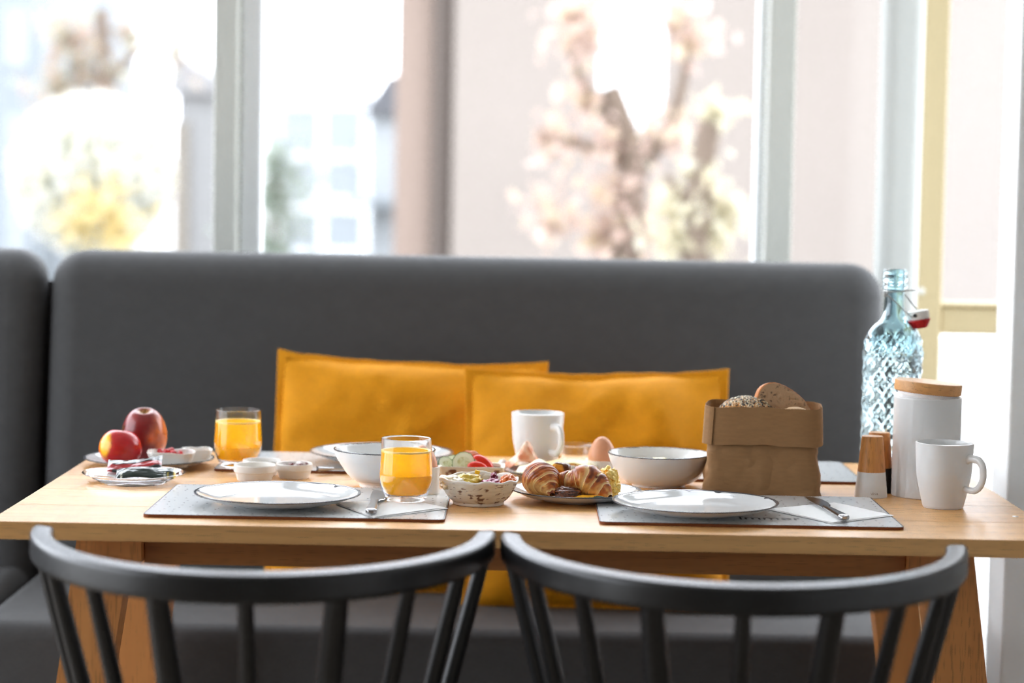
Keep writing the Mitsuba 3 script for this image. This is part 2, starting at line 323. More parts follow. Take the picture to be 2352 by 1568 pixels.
tree('autumn_tree', 'pale orange autumn tree in front of the pink building', None, [[A(1440, 600)[0], Yt, -.02], A(1440, 560), A(1455, 400), A(1440, 320), A(1400, 200)],
     [[A(1450, 420), A(1520, 330), A(1555, 280)], [A(1440, 320), A(1360, 220), A(1310, 120)], [A(1445, 350), A(1290, 320), A(1240, 300)], [A(1500, 350), A(1570, 180), A(1580, 70)]],
     [A(1560, 50), A(1590, 100), A(1330, 100), A(1320, 30), A(1350, 230), A(1270, 320), A(1420, 340), A(1530, 310), A(1430, 440), A(1270, 500), A(1400, 540), A(1480, 540)],
     [.1, .09, .12, .1, .09, .1, .14, .1, .13, .12, .12, .1], 1500, .04, [S(238, 214, 198), S(232, 206, 190), S(242, 222, 194), S(226, 200, 186), S(240, 216, 204)], 6)
Yt = 9.0
tree('yellow_tree', 'small pale yellow sapling right of the orange tree', None, [[A(1600, 600)[0], Yt, -.02], A(1600, 570), A(1610, 420), A(1630, 280)], [[A(1605, 480), A(1550, 430), A(1530, 400)]],
     [A(1550, 470), A(1560, 540), A(1640, 540), A(1640, 260), A(1610, 400), A(1660, 480)], [.09, .1, .1, .08, .08, .09], 800, .035, [S(242, 234, 206), S(244, 238, 216), S(240, 228, 196)], 8)
Yt = 15.0
tree('street_tree', 'bare brownish street tree behind the round bush', None, [[A(255, 620)[0], Yt, -.02], A(255, 500), A(250, 300), A(240, 150), A(230, 20)],
     [[A(250, 250), A(180, 130), A(130, 60)], [A(245, 200), A(330, 110), A(420, 60)], [A(250, 300), A(190, 200), A(160, 120)]],
     [A(250, 175), A(160, 90), A(190, 150), A(300, 80), A(130, 200), A(400, 120)], [.14, .18, .14, .12, .16, .12], 700, .05, [S(206, 192, 174), S(200, 202, 188), S(210, 182, 164), S(216, 204, 178)], 9)

# ---------------------------------------------------------------- bench behind the table
SZ = .43
f0 = on(75, 1305, SZ); f1 = on(600, 1440, SZ)
bY, fY = f0[1], f1[1]
seamX = f0[0]; tY = bY + .10
topZ = at(1000, 590, tY)[2]; endX = at(2036, 640, tY)[0]
seamTop = at(104, 600, tY)[0]
sofa = thing('bench_sofa', 'long grey upholstered bench sofa behind the table', 'sofa')
def back(x0, x1):
    m = vf(m3.Manifold(rbox(0, x1 - x0, 0, .17, 0, topZ - SZ + .2, .07, 40)).refine_to_length(.05)) if False else vf(rbox(0, x1 - x0, 0, .17, 0, topZ - SZ + .2, .07, 40))
    v, f = m; v = v.copy(); v[:, 1] += (v[:, 2] - .2) * (tY - bY) / (topZ - SZ)
    return v + [x0, bY, SZ - .2], f
part(sofa, 'backrest', back(seamTop + .006, endX), 'm_sofa', 30)
part(sofa, 'backrest', back(seamTop - 2.0, seamTop - .012), 'm_sofa', 30)
part(sofa, 'seat', rbox(seamX + .006, endX, fY, bY + .05, SZ - .2, SZ, .035, 32), 'm_sofa', 30)
part(sofa, 'seat', rbox(seamX - 2.0, seamX - .012, fY, bY + .05, SZ - .2, SZ, .035, 32), 'm_sofa', 30)
part(sofa, 'back_panel', slab([(seamX - 1.98, SZ - .1), (endX - .03, SZ - .1), (endX - .03, topZ - .07), (seamX - 1.98, topZ - .07)], tY + .1, tY + .12), 'm_sofa', False)
part(sofa, 'base', box(seamX - 1.98, endX - .02, fY + .03, bY + .2, .06, SZ - .2, .006), 'm_sofa')
for x in (seamX - 1.9, seamX, endX - .12):
    for y in (fY + .08, bY + .1): part(sofa, 'foot', box(x, x + .05, y, y + .05, 0, .06, .003), 'm_chair')
# cushions
def cushion(cx, cy, w, h, lean, rz, rollz, seed, label):
    t = thing('cushion', label, 'cushion')
    n = 44
    u, v = np.meshgrid(np.linspace(-1, 1, n), np.linspace(-1, 1, n), indexing='ij')
    r_ = np.random.default_rng(seed)
    def edge(u, v):
        k = .022
        return u * (1 - k * (1 - v * v)) * w / 2, v * (1 - k * (1 - u * u) * 1.0) * h / 2
    X, Z = edge(u, v)
    th = .075 * ((1 - np.abs(u) ** 2.6) * (1 - np.abs(v) ** 2.6)) ** .55
    nz = meshkit.fbm(np.stack([u * 2 + seed, v * 2, u * 0], -1), 3, seed) - .5
    fold = np.sin((u * 1.2 + v * 1.7) * 3.4 + seed + 2 * nz) * .006
    wr = (nz * .05 + fold) * np.clip(th / .04, 0, 1)
    # sag of the top edge and upright crease
    sag = -.008 * sst(.2, 1, v) * (1 - u ** 2) + .012 * nz * sst(.6, 1, v)
    F_ = np.stack([X, -th - wr, Z + sag], -1); B_ = np.stack([X, th * .9 + .4 * wr, Z + sag], -1)
    a, fa = grid(F_, False); b_, fb = grid(B_, False)
    R = rot('z', rz) @ rot('x', lean) @ rot('y', rollz)
    zc_ = SZ + h / 2 * math.cos(math.radians(lean)) - .002
    part(t, 'cover', tf(join((a, fa), (b_, fb[:, ::-1])), (cx, cy, zc_), R), 'm_mustard', True)
    q = np.linspace(-1, 1, 60)
    ring = np.concatenate([np.stack([q, q * 0 - 1], 1), np.stack([q * 0 + 1, q], 1)[1:], np.stack([-q, q * 0 + 1], 1)[1:], np.stack([q * 0 - 1, -q], 1)[1:-1]])
    x_, z_ = edge(ring[:, 0], ring[:, 1])
    nzr = meshkit.fbm(np.stack([ring[:, 0] * 3 + seed, ring[:, 1] * 3, ring[:, 0] * 0], -1), 3, seed + 5) - .5
    sg = -.008 * sst(.2, 1, ring[:, 1]) * (1 - ring[:, 0] ** 2) + .012 * sst(.6, 1, ring[:, 1]) * nzr
    rows = []
    for s, y in ((.97, -.004), (1.04, -.0025), (1.045, 0), (1.04, .0025), (.97, .004)):
        rows.append(np.stack([x_ * s, y + nzr * .012 * (s > 1), (z_ + sg) * s], 1))
    P = np.stack(rows[::-1])
    part(t, 'flange', tf(grid(P), (cx, cy, zc_), R), 'm_mustard', 40, label='flat stitched edge')
pY = bY - .1
cl0, cl1 = at(628, 860, pY)[0], at(1250, 860, pY)[0]; cr0, cr1 = at(1070, 860, pY - .1)[0], at(1668, 860, pY - .06)[0]
cushion((cl0 + cl1) / 2, pY - .03, (cl1 - cl0) * .965, .475, -14, 0, 1.6, 3, 'mustard yellow square cushion leaning on the bench, left and partly covered by its neighbour')
cushion((cr0 + cr1) / 2, pY - .165, (cr1 - cr0) * .965, .475, -16, -2, -.8, 8, 'mustard yellow square cushion leaning on the bench, right one overlapping its neighbour')

# ---------------------------------------------------------------- table
tb = thing('dining_table', 'oak dining table with a plank top and splayed legs, laid for breakfast', 'table')
ex0, ex1, ey0, ey1 = -.787, .833, 3.322, 4.245
ys = [ey0, 3.503, 3.69, 3.87, 4.06, ey1]
for i in range(5):
    part(tb, 'board', box(ex0, ex1, ys[i], ys[i + 1], TZ - .027, TZ, .0009), f'm_oak_top_{(0, 2, 0, 1, 2)[i]}', False)
def leg(mirror, y0, y1):
    pts = [(-.668, .7128), (-.57, .7128), (-.57, .672), (-.574, .664), (-.592, .655), (-.692, 0), (-.765, 0)]
    pts = [((.035 - x) if mirror else x, z) for x, z in pts]
    if mirror: pts = pts[::-1]
    return slab(pts, y0, y1)
for mir in (0, 1):
    for y0, y1 in ((3.40, 3.462), (3.985, 4.045)):
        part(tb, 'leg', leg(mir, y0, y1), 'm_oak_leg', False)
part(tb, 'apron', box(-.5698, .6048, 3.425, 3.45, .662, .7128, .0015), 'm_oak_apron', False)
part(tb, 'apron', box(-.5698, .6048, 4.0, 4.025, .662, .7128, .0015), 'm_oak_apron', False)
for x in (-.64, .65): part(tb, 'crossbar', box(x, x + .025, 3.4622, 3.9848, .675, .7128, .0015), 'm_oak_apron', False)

# ---------------------------------------------------------------- chairs
def chair(px_, py_, rz, label):
    t = thing('chair', label, 'chair')
    cx = cy = 0.0
    def put(name, m, *a): part(t, name, tf(m, (px_, py_, 0), rot('z', rz)), *a)
    zr, hr = .77, .037
    th = np.linspace(math.radians(5), math.radians(175), 61)
    th = math.pi + th
    ao, bo, ai, bi = .3255, .432, .2955, .374
    out = np.stack([ao * np.cos(th), bo * np.sin(th)], 1); inn = np.stack([ai * np.cos(th), bi * np.sin(th)], 1)
    rows = []
    n = len(th); fr = .0075
    nrm = out - inn; wd = np.linalg.norm(nrm, axis=1, keepdims=True); nrm /= wd
    sect = []  # (offset from inner 0 to 1 with +- metres, z)
    def P(base, off, z): return np.concatenate([base + nrm * off, np.full((n, 1), z)], 1)
    for k in range(5):
        a = math.pi / 2 * k / 4; sect.append(P(out, -fr + fr * math.cos(a), zr - fr + fr * math.sin(a)))
    for k in range(5):
        a = math.pi / 2 + math.pi / 2 * k / 4; sect.append(P(inn, fr + fr * math.cos(a), zr - .0016 - fr + fr * math.sin(a)))
    for k in range(5):
        a = math.pi + math.pi / 2 * k / 4; sect.append(P(inn, fr + fr * math.cos(a), zr - hr + fr + fr * math.sin(a)))
    for k in range(5):
        a = 1.5 * math.pi + math.pi / 2 * k / 4; sect.append(P(out, -fr + fr * math.cos(a), zr - hr + fr + fr * math.sin(a)))
    G = np.stack(sect, 1)
    cap0, cap1 = G[:1].mean(1, keepdims=True), G[-1:].mean(1, keepdims=True)
    e0 = G[:1] * .75 + cap0 * .25 + np.array([0, .006, 0]); e1 = G[-1:] * .75 + cap1 * .25 + np.array([0, .006, 0])
    G = np.concatenate([np.repeat(cap0 + [0, .006, 0], G.shape[1], 1), e0, G, e1, np.repeat(cap1 + [0, .006, 0], G.shape[1], 1)])
    v, f = grid(G); f = f[:, ::-1]
    put('top_rail', (v, f), 'm_chair', 40)
    am, bm = (ao + ai) / 2, (bo + bi) / 2
    seat_z = .45
    for off, hw in ((0, .0115), (-.113, .017), (.113, .017), (-.203, .0115), (.203, .0115), (-.27, .0115), (.27, .0115), (-.306, .0115), (.306, .0115)):
        y = -bm * math.sqrt(1 - (off / am) ** 2)
        top = np.array([cx + off, cy + y, zr - hr + .006]); bot = np.array([cx + off * .76, cy + y * .62 - .01, seat_z - .01])
        s = np.linspace(0, 1, 14)[:, None]; pts = bot * (1 - s) + top * s
        put('spindle', tube(pts, hw * (1 - .12 * np.abs(s[:, 0] * 2 - 1) ** 2 + .0), 14, flat=1.0, up=(0, 1, 0)), 'm_chair')
    sp = Polygon([(-.25, -.27), (.25, -.27), (.23, .2), (-.23, .2)]).buffer(-.06).buffer(.08, 12)
    put('seat', tf(extrude(sp, .03), (cx, cy, seat_z - .03)), 'm_chair')
    for sx in (-1, 1):
        for sy in (-1, 1):
            top = np.array([cx + sx * .17, cy + sy * .15 - .03, seat_z - .028]); bot = np.array([cx + sx * .225, cy + sy * .2 - .03, 0.0])
            put('leg', tube([bot, top], [.012, .018], 14, up=(0, 1, 0)), 'm_chair')
chair(-.3505, 3.152, 2.7, 'black spindle-back chair with curved top rail at the left of the table front')
chair(.307, 3.135, -3.2, 'black spindle-back chair with curved top rail at the right of the table front')

# ---------------------------------------------------------------- placemats
def placemat(x0, x1, y0, y1, label, rz=0):
    t = thing('placemat', label, 'placemat', 'cork backed placemats')
    c = ((x0 + x1) / 2, (y0 + y1) / 2, TZ); R = rot('z', rz)
    P0 = sbox(-(x1 - x0) / 2, -(y1 - y0) / 2, (x1 - x0) / 2, (y1 - y0) / 2).buffer(-.012).buffer(.012, 6)
    part(t, 'cork_base', tf(extrude(P0, .0042, .0003), c, R), 'm_cork', False, label='brown cork underside')
    part(t, 'printed_top', tf(extrude(P0.buffer(-.0022), .0006, .0045), c, R), 'm_mat_top', False, label='glossy pale grey top with dark dots')
    part(t, 'border', tf(extrude(P0.difference(P0.buffer(-.0024)), .0005, .0045), c, R), 'm_mat_border', False, label='dark edge line')
    return t
placemat(-.567, -.106, 3.388, 3.737, 'pale grey dotted placemat at the front left under a plate and juice glass')
mfr = placemat(.131, .597, 3.398, 3.735, 'pale grey dotted placemat at the front right under a plate and knife')
placemat(-.535, -.075, 3.948, 4.22, 'pale grey dotted placemat at the back left in front of the yellow cushion')
placemat(.205, .617, 3.93, 4.225, 'pale grey dotted placemat at the back right behind the paper bag')
tm = meshkit.text_mesh('immer', .024, .0003)
part(mfr, 'lettering', tf(tm, (.348, 3.452, TZ + .0051)), 'm_print', False, label='dark printed word immer')
part(mfr, 'lettering', tf(meshkit.text_mesh('r', .024, .0003), (.418, 3.555, TZ + .0051)), 'm_print', False, label='dark printed letter')

# ---------------------------------------------------------------- crockery
def rim_band(R, z, slope, seed, wmin=.0012, wmax=.004, n=220, drips=7, lift=.0003, t=.0022):
    """dark glaze on the lip; its inner edge is uneven"""
    r_ = np.random.default_rng(seed); a = np.arange(n) * 2 * math.pi / n
    q = np.stack([np.cos(a) * 5, np.sin(a) * 5, a * 0 + seed], -1)
    w = wmin + (wmax - wmin) * np.clip(2.2 * (meshkit.fbm(q, 3, seed) - .3), 0, 1) + .0006 * meshkit.noise(q * 6, seed)
    for i in r_.integers(0, n, drips):
        for d in (-1, 0, 1): w[(i + d) % n] += r_.uniform(.002, .006) * (1 if d == 0 else .45)
    rows = [(R + lift * .5, z - .0014), (R + lift, z - .0004), (R + lift * .6, z + lift), (R - t * .5, z + lift * 1.5)]
    P = [np.stack([r * np.cos(a), r * np.sin(a), a * 0 + zz], -1) for r, zz in rows]
    for fq in (.5, 1.0):
        r = R - t * .5 - w * fq; P.append(np.stack([r * np.cos(a), r * np.sin(a), z + lift * 1.6 - np.maximum(0, R - t - r) * slope], -1))
    return grid(np.stack(P))
def plate(x, y, z, R, h, label, seed, foot=.5, cat='plate', name='plate', group=None):
    t = thing(name, label, cat, group)
    f = foot * R
    prof = curve([(0, .0025), (f * .9, .0025), (f * .95, 0), (f, 0), (f * 1.08, .0035), (R * .78, h * .42), (R * .93, h * .78), (R, h - .0006)], 40)
    inner = curve([(R, h - .0006), (R - .0008, h), (R - .0022, h - .0002), (R * .9, h * .8), (R * .76, h * .48), (R * .68, h * .38), (R * .5, h * .34), (0, h * .33)], 40)
    part(t, 'body', tf(lathe(np.vstack([prof, inner[1:]]), 96), (x, y, z)), 'm_plate', 50)
    part(t, 'rim', tf(rim_band(R, h, h * .25 / (R * .12), seed), (x, y, z)), 'm_rim', 50, label='uneven dark grey glazed edge')
    return t
plate(-.375, 3.52, MZ + .0003, .1312, .0195, 'empty white dinner plate with dark rim on the front left placemat', 11)
plate(.285, 3.509, MZ + .0003, .1312, .0195, 'empty white dinner plate with dark rim on the front right placemat', 12)
plate(.101, 3.665, TZ, .108, .019, 'white plate with dark rim holding the croissants', 13)
plate(-.659, 4.01, TZ, .1165, .0165, 'white plate with dark rim under the two apples', 14)
plate(-.245, 4.085, MZ + .0003, .1312, .021, 'white plate with dark rim at the back left in front of the yellow cushion', 15)
plate(.06, 3.957, TZ, .08, .013, 'white plate with dark rim under the cheese and ham', 16)
def bowl(x, y, z, pts, label, seed, foot_in):
    t = thing('bowl', label, 'bowl')
    R, h = pts[-1]; w = .0032
    outer = curve(pts, 44)
    inn = [(max(r - w * (1.0), 0), zz + w * .8) for r, zz in pts[2:-1]]
    inner = curve([(R, h), (R - .001, h + .0006), (R - .0024, h)] + [(r, zz) for r, zz in inn[::-1]] + [(0, inn[0][1] - .002)], 44)
    part(t, 'body', tf(lathe(np.vstack([[(0, .003), (foot_in, .003), (foot_in + .002, 0)], outer, inner[1:]]), 96), (x, y, z)), 'm_porcelain', 50)
    part(t, 'rim', tf(rim_band(R, h + .0004, 2.2, seed, .0006, .0022), (x, y, z)), 'm_rim', 50, label='uneven dark grey glazed edge')
    return t
bowl(-.223, 3.8, TZ, [(.042, 0), (.043, .0055), (.05, .0095), (.0625, .02), (.074, .036), (.0825, .050), (.087, .0635)], 'deep white bowl with dark rim behind the front juice glass', 21, .038)
bwr = bowl(.250, 3.874, TZ, [(.046, 0), (.047, .003), (.058, .007), (.071, .017), (.081, .033), (.087, .048), (.0893, .0565)], 'wide white bowl with dark rim leaning against the paper bag', 22, .042)
sp_ = np.array([.252, 3.885, TZ + .0395])
one('butter_slice', tf(rbox(-.011, .011, -.008, .008, 0, .0075, .002, 10), sp_, rot('z', 20)), mat('m_butter', S(246, 236, 196), .5, .3), 'small pale butter slice in the wide bowl by the paper bag', 'butter')
one('muesli', tf(lathe([(0, 0), (.066, 0), (.07, .004), (.04, .0065), (0, .007)], 40, 20), (.253, 3.872, TZ + .0325)), mat('m_muesli', S(238, 232, 214), .7, .2), 'pale creamy filling inside the wide bowl by the paper bag', 'food')
MUG = [(.0315, 0), (.033, .002), (.0344, .007), (.0405, .034), (.0448, .058), (.0462, .083), (.0475, .107)]
def mug(x, y, z, az, label, sc=1.0, zs=1.0):
    t = thing('mug', label, 'mug')
    outer = curve(MUG, 40) * [sc, zs]; w = .0036
    R, h = outer[-1]
    inner = curve([(R, h), (R - .0008, h + .0012), (R - w + .0006, h + .0006)] + [(r * sc - w, z_ * zs) for r, z_ in MUG[:2:-1]] + [(.028, .006), (0, .0055)], 40)
    part(t, 'body', tf(lathe(np.vstack([[(0, .0012), (.028, .0012)], outer, inner[1:]]), 80), (x, y, z)), 'm_mug', 50)
    p = curve([(.043, .081), (.052, .0855), (.066, .084), (.0755, .072), (.0765, .058), (.071, .042), (.058, .0335), (.0395, .0355)], 40) * [sc, zs]
    d = np.array([math.sin(math.radians(az)), -math.cos(math.radians(az))])
    pts = np.concatenate([p[:, :1] * d[None], p[:, 1:]], 1) + [x, y, z]
    side = np.array([d[1], -d[0], 0])
    part(t, 'handle', tube(pts, np.linspace(.0068, .0052, 40) * sc, 18, flat=.75, up=side), 'm_mug', 50)
    return t
mug(.705, 3.664, TZ, 44, 'white porcelain mug at the right front corner beside the canister')
mug(.040, 4.092, TZ, 33, 'white porcelain mug at the back in front of the yellow cushions', 1.02, .945)
def tumbler(x, y, z, label, level):
    t = thing('juice_glass', label, 'glass')
    out = [(0, .0006), (.026, .0006), (.029, 0), (.0312, .001), (.0335, .008), (.0388, .0188), (.0424, .034), (.0430, .044), (.0424, .056), (.0412, .078), (.0402, .1015)]
    inn = [(.0402, .1015), (.0397, .1022), (.0391, .1015), (.0399, .078), (.0411, .056), (.0417, .044), (.0409, .034), (.0370, .0205), (.0315, .0125), (.022, .0108), (0, .0105)]
    part(t, 'vessel', tf(lathe(np.vstack([curve(out, 60), curve(inn, 90)[1:]]), 96), (x, y, z)), 'm_glass', 50)
    c = [p_ for p_ in curve(inn, 90)[::-1] if p_[1] < .1]; g = .0004
    jr = [(max(r - g, 0), zz + g) for r, zz in c if zz < level]
    rl = jr[-1][0]
    part(t, 'juice', tf(lathe(np.array(jr + [(rl, level), (rl - .002, level - .0006), (0, level - .0007)]), 96), (x, y, z)), 'm_juice', 40, label='orange juice')
    n = 48; a = np.arange(n) * 2 * math.pi / n; wv = .003 + .002 * meshkit.noise(np.stack([np.cos(a) * 3, np.sin(a) * 3, a * 0 + x * 50], -1))
    P = np.stack([np.stack([(rl - o * 1) * np.cos(a), (rl - o) * np.sin(a), a * 0 + level + hh], -1) for o, hh in ((np.full(n, .0001), -.0022), (np.full(n, .0001), .0008), (wv * .5, .0011), (wv, -.0004))])
    part(t, 'foam', tf(grid(P), (x, y, z)), 'm_foam', 50, label='pale froth ring')
tumbler(-.175, 3.575, TZ + .0066, 'glass of orange juice standing on a napkin beside the front left plate', .0815)
tumbler(-.497, 3.988, MZ + .0003, 'glass of orange juice at the back left behind the ramekins', .081)

# egg cups and eggs
def egg(x, y, z, label, r=.0225, tilt=0):
    a = np.linspace(0, math.pi, 40); zz = -np.cos(a) * r * 1.3; rr = r * np.sin(a) * (1 - .14 * np.sin(zz / (r * 1.3) * math.pi / 2))
    one('egg', tf(lathe(np.stack([rr, zz], 1), 48), (x, y, z), rot('y', tilt)), 'm_egg', label, 'egg')
mat('m_egg', mikit.proc(lambda p, n, uv: mi.Color3f(S(214, 152, 116)) * (.94 + .1 * mikit.fbm(p.x * 150, p.y * 150, p.z * 150))), .42, .35)
def eggcup(x, y, z, label, r, h):
    out = [(0, .001), (r * .9, .001), (r * .98, 0), (r, .003), (r * .96, h * .5), (r * 1.0, h)]
    inn = [(r, h), (r - .0012, h + .0006), (r - .0028, h), (r - .0034, h * .6), (r * .6, h * .14), (0, h * .09)]
    one('egg_cup', tf(lathe(np.vstack([curve(out, 24), curve(inn, 24)[1:]]), 64), (x, y, z)), 'm_ceramic', label, 'egg cup')
eggcup(-.1475, 3.68, MZ + .0003, 'white egg cup with a brown egg behind the front juice glass', .0235, .0445)
egg(-.1515, 3.68, MZ + .0505, 'brown egg in the white cup behind the front juice glass')
eggcup(.1555, 4.0, TZ, 'white egg cup behind the croissant plate beside the small clear glass', .0262, .0272)
egg(.1555, 4.0, TZ + .0374, 'brown egg in the white cup behind the croissant plate', .0245)
v_ = [(0, .0008), (.0255, .0008), (.0268, 0), (.0275, .002), (.030, .02), (.0335, .0365)]
vi = [(.0335, .0365), (.0323, .0376), (.0309, .0365), (.0272, .02), (.0248, .010), (.018, .0075), (0, .007)]
one('small_clear_glass', tf(lathe(np.vstack([curve(v_, 30), curve(vi, 30)[1:]]), 72), (.1115, 4.15, TZ)), 'm_glass', 'small empty clear glass in front of the brown egg behind the croissants', 'glass', smooth=50)

# ramekins
def ramekin(x, y, z, r, h, label):
    t = thing('ramekin', label, 'ramekin')
    out = [(0, .001), (r * .74, .001), (r * .78, 0), (r * .82, .0015), (r * .93, h * .5), (r * .945, h * .52)]
    up = [(r * .99, h * .56), (r, h * .62), (r, h * .95), (r - .0012, h), (r - .0028, h - .0006)]
    inn = [(r - .0036, h * .6), (r * .8, h * .3), (r * .6, h * .2), (0, h * .18)]
    part(t, 'body', tf(lathe(np.array(out + up + inn), 64), (x, y, z)), 'm_ceramic', 35)
    return t
ramekin(-.449, 3.84, TZ, .0362, .028, 'small white stepped ramekin behind the front left plate')
r2 = (-.385, 3.882, TZ)
ramekin(*r2, .0318, .0262, 'small white stepped ramekin of dark red fruit left of the deep bowl')
ramekin(-.446, 3.9155, TZ, .0332, .027, 'small white ramekin behind the empty stepped ramekin')
mat('m_jam', S(96, 18, 16), .2, .5)
jr_ = np.random.default_rng(21)
for i, (dx, dy, dz, s, c) in enumerate([(-.017, -.002, .0195, .006, 0), (-.004, .004, .0205, .007, 0), (.012, -.006, .021, .0075, 0), (.018, .006, .0225, .0065, 0), (.008, .01, .024, .006, 1), (.013, -.001, .0265, .006, 1), (.002, -.01, .019, .007, 1)]):
    one('berry_piece' if c == 0 else 'sugar_piece', tf(blob((s, s * .8, s * .75), 2, .3, 2, i), np.array(r2) + [dx, dy, dz]), 'm_jam' if c == 0 else 'm_sugar', 'dark red fruit piece in the ramekin left of the deep bowl, ' + ('leftmost', 'second from left', 'rightmost in front', 'rightmost behind')[i] if c == 0 else 'glistening white piece in the ramekin of dark red fruit, ' + ('at the back', 'topmost', 'at the front')[i - 4], 'fruit' if c == 0 else 'food', 'dark fruit in the ramekin' if c == 0 else 'white pieces in the ramekin')
mat('m_sugar', S(240, 232, 230), .2, .5)
part_f = one('jam_filling', tf(lathe([(0, 0), (.023, 0), (.025, .002), (.012, .004), (0, .004)], 32, 12), np.array(r2) + [0, 0, .0135]), 'm_jam_cream', 'pale filling under the dark red fruit in the stepped ramekin', 'food')
mat('m_jam_cream', S(226, 214, 208), .4, .4)
one('honey_trace', tf(lathe([(0, 0), (.019, 0), (.02, .0015), (.01, .003), (0, .003)], 32, 12), (-.447, 3.84, TZ + .0068)), mat('m_honey', S(236, 200, 140), .3, .4), 'amber remains in the stepped ramekin behind the front left plate', 'food')

# ---------------------------------------------------------------- berry dish, apples
def loft(x, y, z, w, d, h, k_bottom, wall, label, name, wave=0, seed=0, rz=0, e=5.0, n=120, m='m_ceramic', color=None, cat='dish'):
    a = np.arange(n) * 2 * math.pi / n
    c, s = np.cos(a), np.sin(a); q = (np.abs(c) ** e + np.abs(s) ** e) ** (-1 / e)
    ux, uy = c * q * w / 2, s * q * d / 2
    wv = wave * (meshkit.noise(np.stack([c * 2.2, s * 2.2, a * 0 + seed], -1), seed) - .5) * 2
    rows = [(1e-4, .001, 0), (k_bottom * .96, .001, 0), (k_bottom, 0, 0)]
    for t in np.linspace(.06, 1, 24): rows.append((k_bottom + (1 - k_bottom) * t ** .8, h * t, t ** 3))
    kw = 1 - 2 * wall / min(w, d)
    rows += [(1 - wall / w * .8, h + .0008, 1)]
    for t in np.linspace(1, .12, 20): rows.append(((k_bottom + (1 - k_bottom) * t ** .8) * kw, h * t, t ** 3))
    rows += [(1e-4, h * .11, 0)]
    P = np.stack([np.stack([ux * k_, uy * k_, zz + wv * g], -1) for k_, zz, g in rows])
    v, f = grid(P)
    return tf((v, f), (x, y, z), rot('z', rz)), P
bz = TZ + .0058
m_, _ = loft(-.612, 3.962, bz + .001, .085, .075, .0255, .70, .003, None, None, .0016, 4, 6, e=4)
one('square_dish', m_, 'm_ceramic', 'small square white dish of red berries beside the apples', 'dish', smooth=40)
one('berry_sauce', tf(blob((.030, .026, .004), 3, .2, 3, 2), (-.612, 3.962, bz + .019)), mat('m_sauce', S(206, 120, 112), .25, .5), 'pinkish berry sauce in the square white dish', 'sauce')
mat('m_red_berry', S(190, 16, 22), .15, .5)
br = np.random.default_rng(5)
for i in range(16):
    a, r = br.uniform(0, 6.28), .022 * math.sqrt(br.uniform())
    one('red_berry', tf(blob((.0048, .0048, .0046), 2, .08, 2, i), (-.614 + r * math.cos(a), 3.962 + r * .8 * math.sin(a), bz + .0225 + br.uniform(0, .005) + .004 * (1 - r / .022))), 'm_red_berry', 'shiny red berry heaped in the square white dish', 'berry', 'red berries in the square dish')
m_, _ = loft(-.578, 4.045, bz + .0006, .055, .05, .0215, .72, .003, None, None, .001, 7, 10, e=4)
one('small_white_dish', m_, 'm_ceramic', 'small white dish behind the square dish of red berries', 'dish', smooth=40)
def apple(x, y, z, r, hz, seed, colfn, R, label, dip=.5):
    t = thing('apple', label, 'apple')
    a = np.linspace(0, math.pi, 70)
    rr = np.sin(a) ** .82 * (1 + .06 * np.cos(a)); zz = -np.cos(a) * (1 - .0 * np.sin(a))
    zz = np.where(zz > 0, zz - dip * np.exp(-(rr / .28) ** 2) * .42, zz + .16 * np.exp(-(rr / .25) ** 2))
    n = 90; th = np.arange(n) * 2 * math.pi / n
    lob = 1 + .018 * np.cos(5 * th[None]) * (np.sin(a)[:, None]) * (zz[:, None] < .2)
    P = np.stack([rr[:, None] * np.cos(th) * lob * r, rr[:, None] * np.sin(th) * lob * r, np.repeat(zz[:, None] * hz, n, 1)], -1)
    v, f = grid(P)
    zlow = (v @ R.T)[:, 2].min()
    c = colfn(v / r)
    part(t, 'body', tf((v, f), (x, y, z - zlow), R), 'm_vc_apple', True, color=c)
    top = np.array([0, 0, hz * (1 - dip * .42)])
    part(t, 'stem', tf(tube(curve([top - [0, 0, .002], top + [.0006, 0, .006], top + [.002, .001, .0125]], 8), .0013, 8, up=(0, 1, 0)), (x, y, z - zlow), R), mat('m_stem', S(110, 84, 40), .8, .2))
def col1(u):
    n = meshkit.fbm(u * 2.0 + 3, 3, 1); st = meshkit.noise(np.stack([np.arctan2(u[:, 1], u[:, 0]) * 9, u[:, 2] * .8, u[:, 2] * 0], -1), 2)
    d1 = np.exp(-((u[:, 0] + .62) ** 2 / .10 + (u[:, 1] + .7) ** 2 / .5 + (u[:, 2] - .1) ** 2 / .5)); d2 = np.exp(-((u[:, 0] - .05) ** 2 / .13 + (u[:, 2] + .85) ** 2 / .09))
    t = np.clip(1.25 * d1 + 1.2 * d2 + .5 * (n - .5) + .12 * (st - .5), 0, 1)
    edge = sst(.5, 1.05, -u[:, 0])
    c = lerp(S(176, 16, 22), S(226, 92, 34), np.clip(edge * .8 + .5 * (n - .4), 0, 1))
    return lerp(c, S(246, 186, 20), sst(.3, .85, t))
def col2(u):
    n = meshkit.fbm(u * 2.2 + 8, 3, 4); t = sst(.3, 1.0, u[:, 0] + .5 * (n - .5))
    c = lerp(S(106, 22, 28), S(142, 42, 34), n); c = lerp(c, S(220, 120, 60), t * .85)
    sp = np.exp(-((u[:, 0] - .45) ** 2 / .03 + (u[:, 2] - .1) ** 2 / .05)) * (u[:, 1] < 0)
    c = lerp(c, S(222, 110, 44), np.clip(sp, 0, 1) * .7)
    return lerp(c, S(190, 150, 70), np.exp(-((u[:, 0] ** 2 + u[:, 1] ** 2) / .05)) * (u[:, 2] > .2))
apple(-.703, 3.963, bz, .0378, .0325, 1, col1, rot('y', 6) @ rot('x', -6), 'red and yellow apple in front of the larger apple on the left plate', .42)
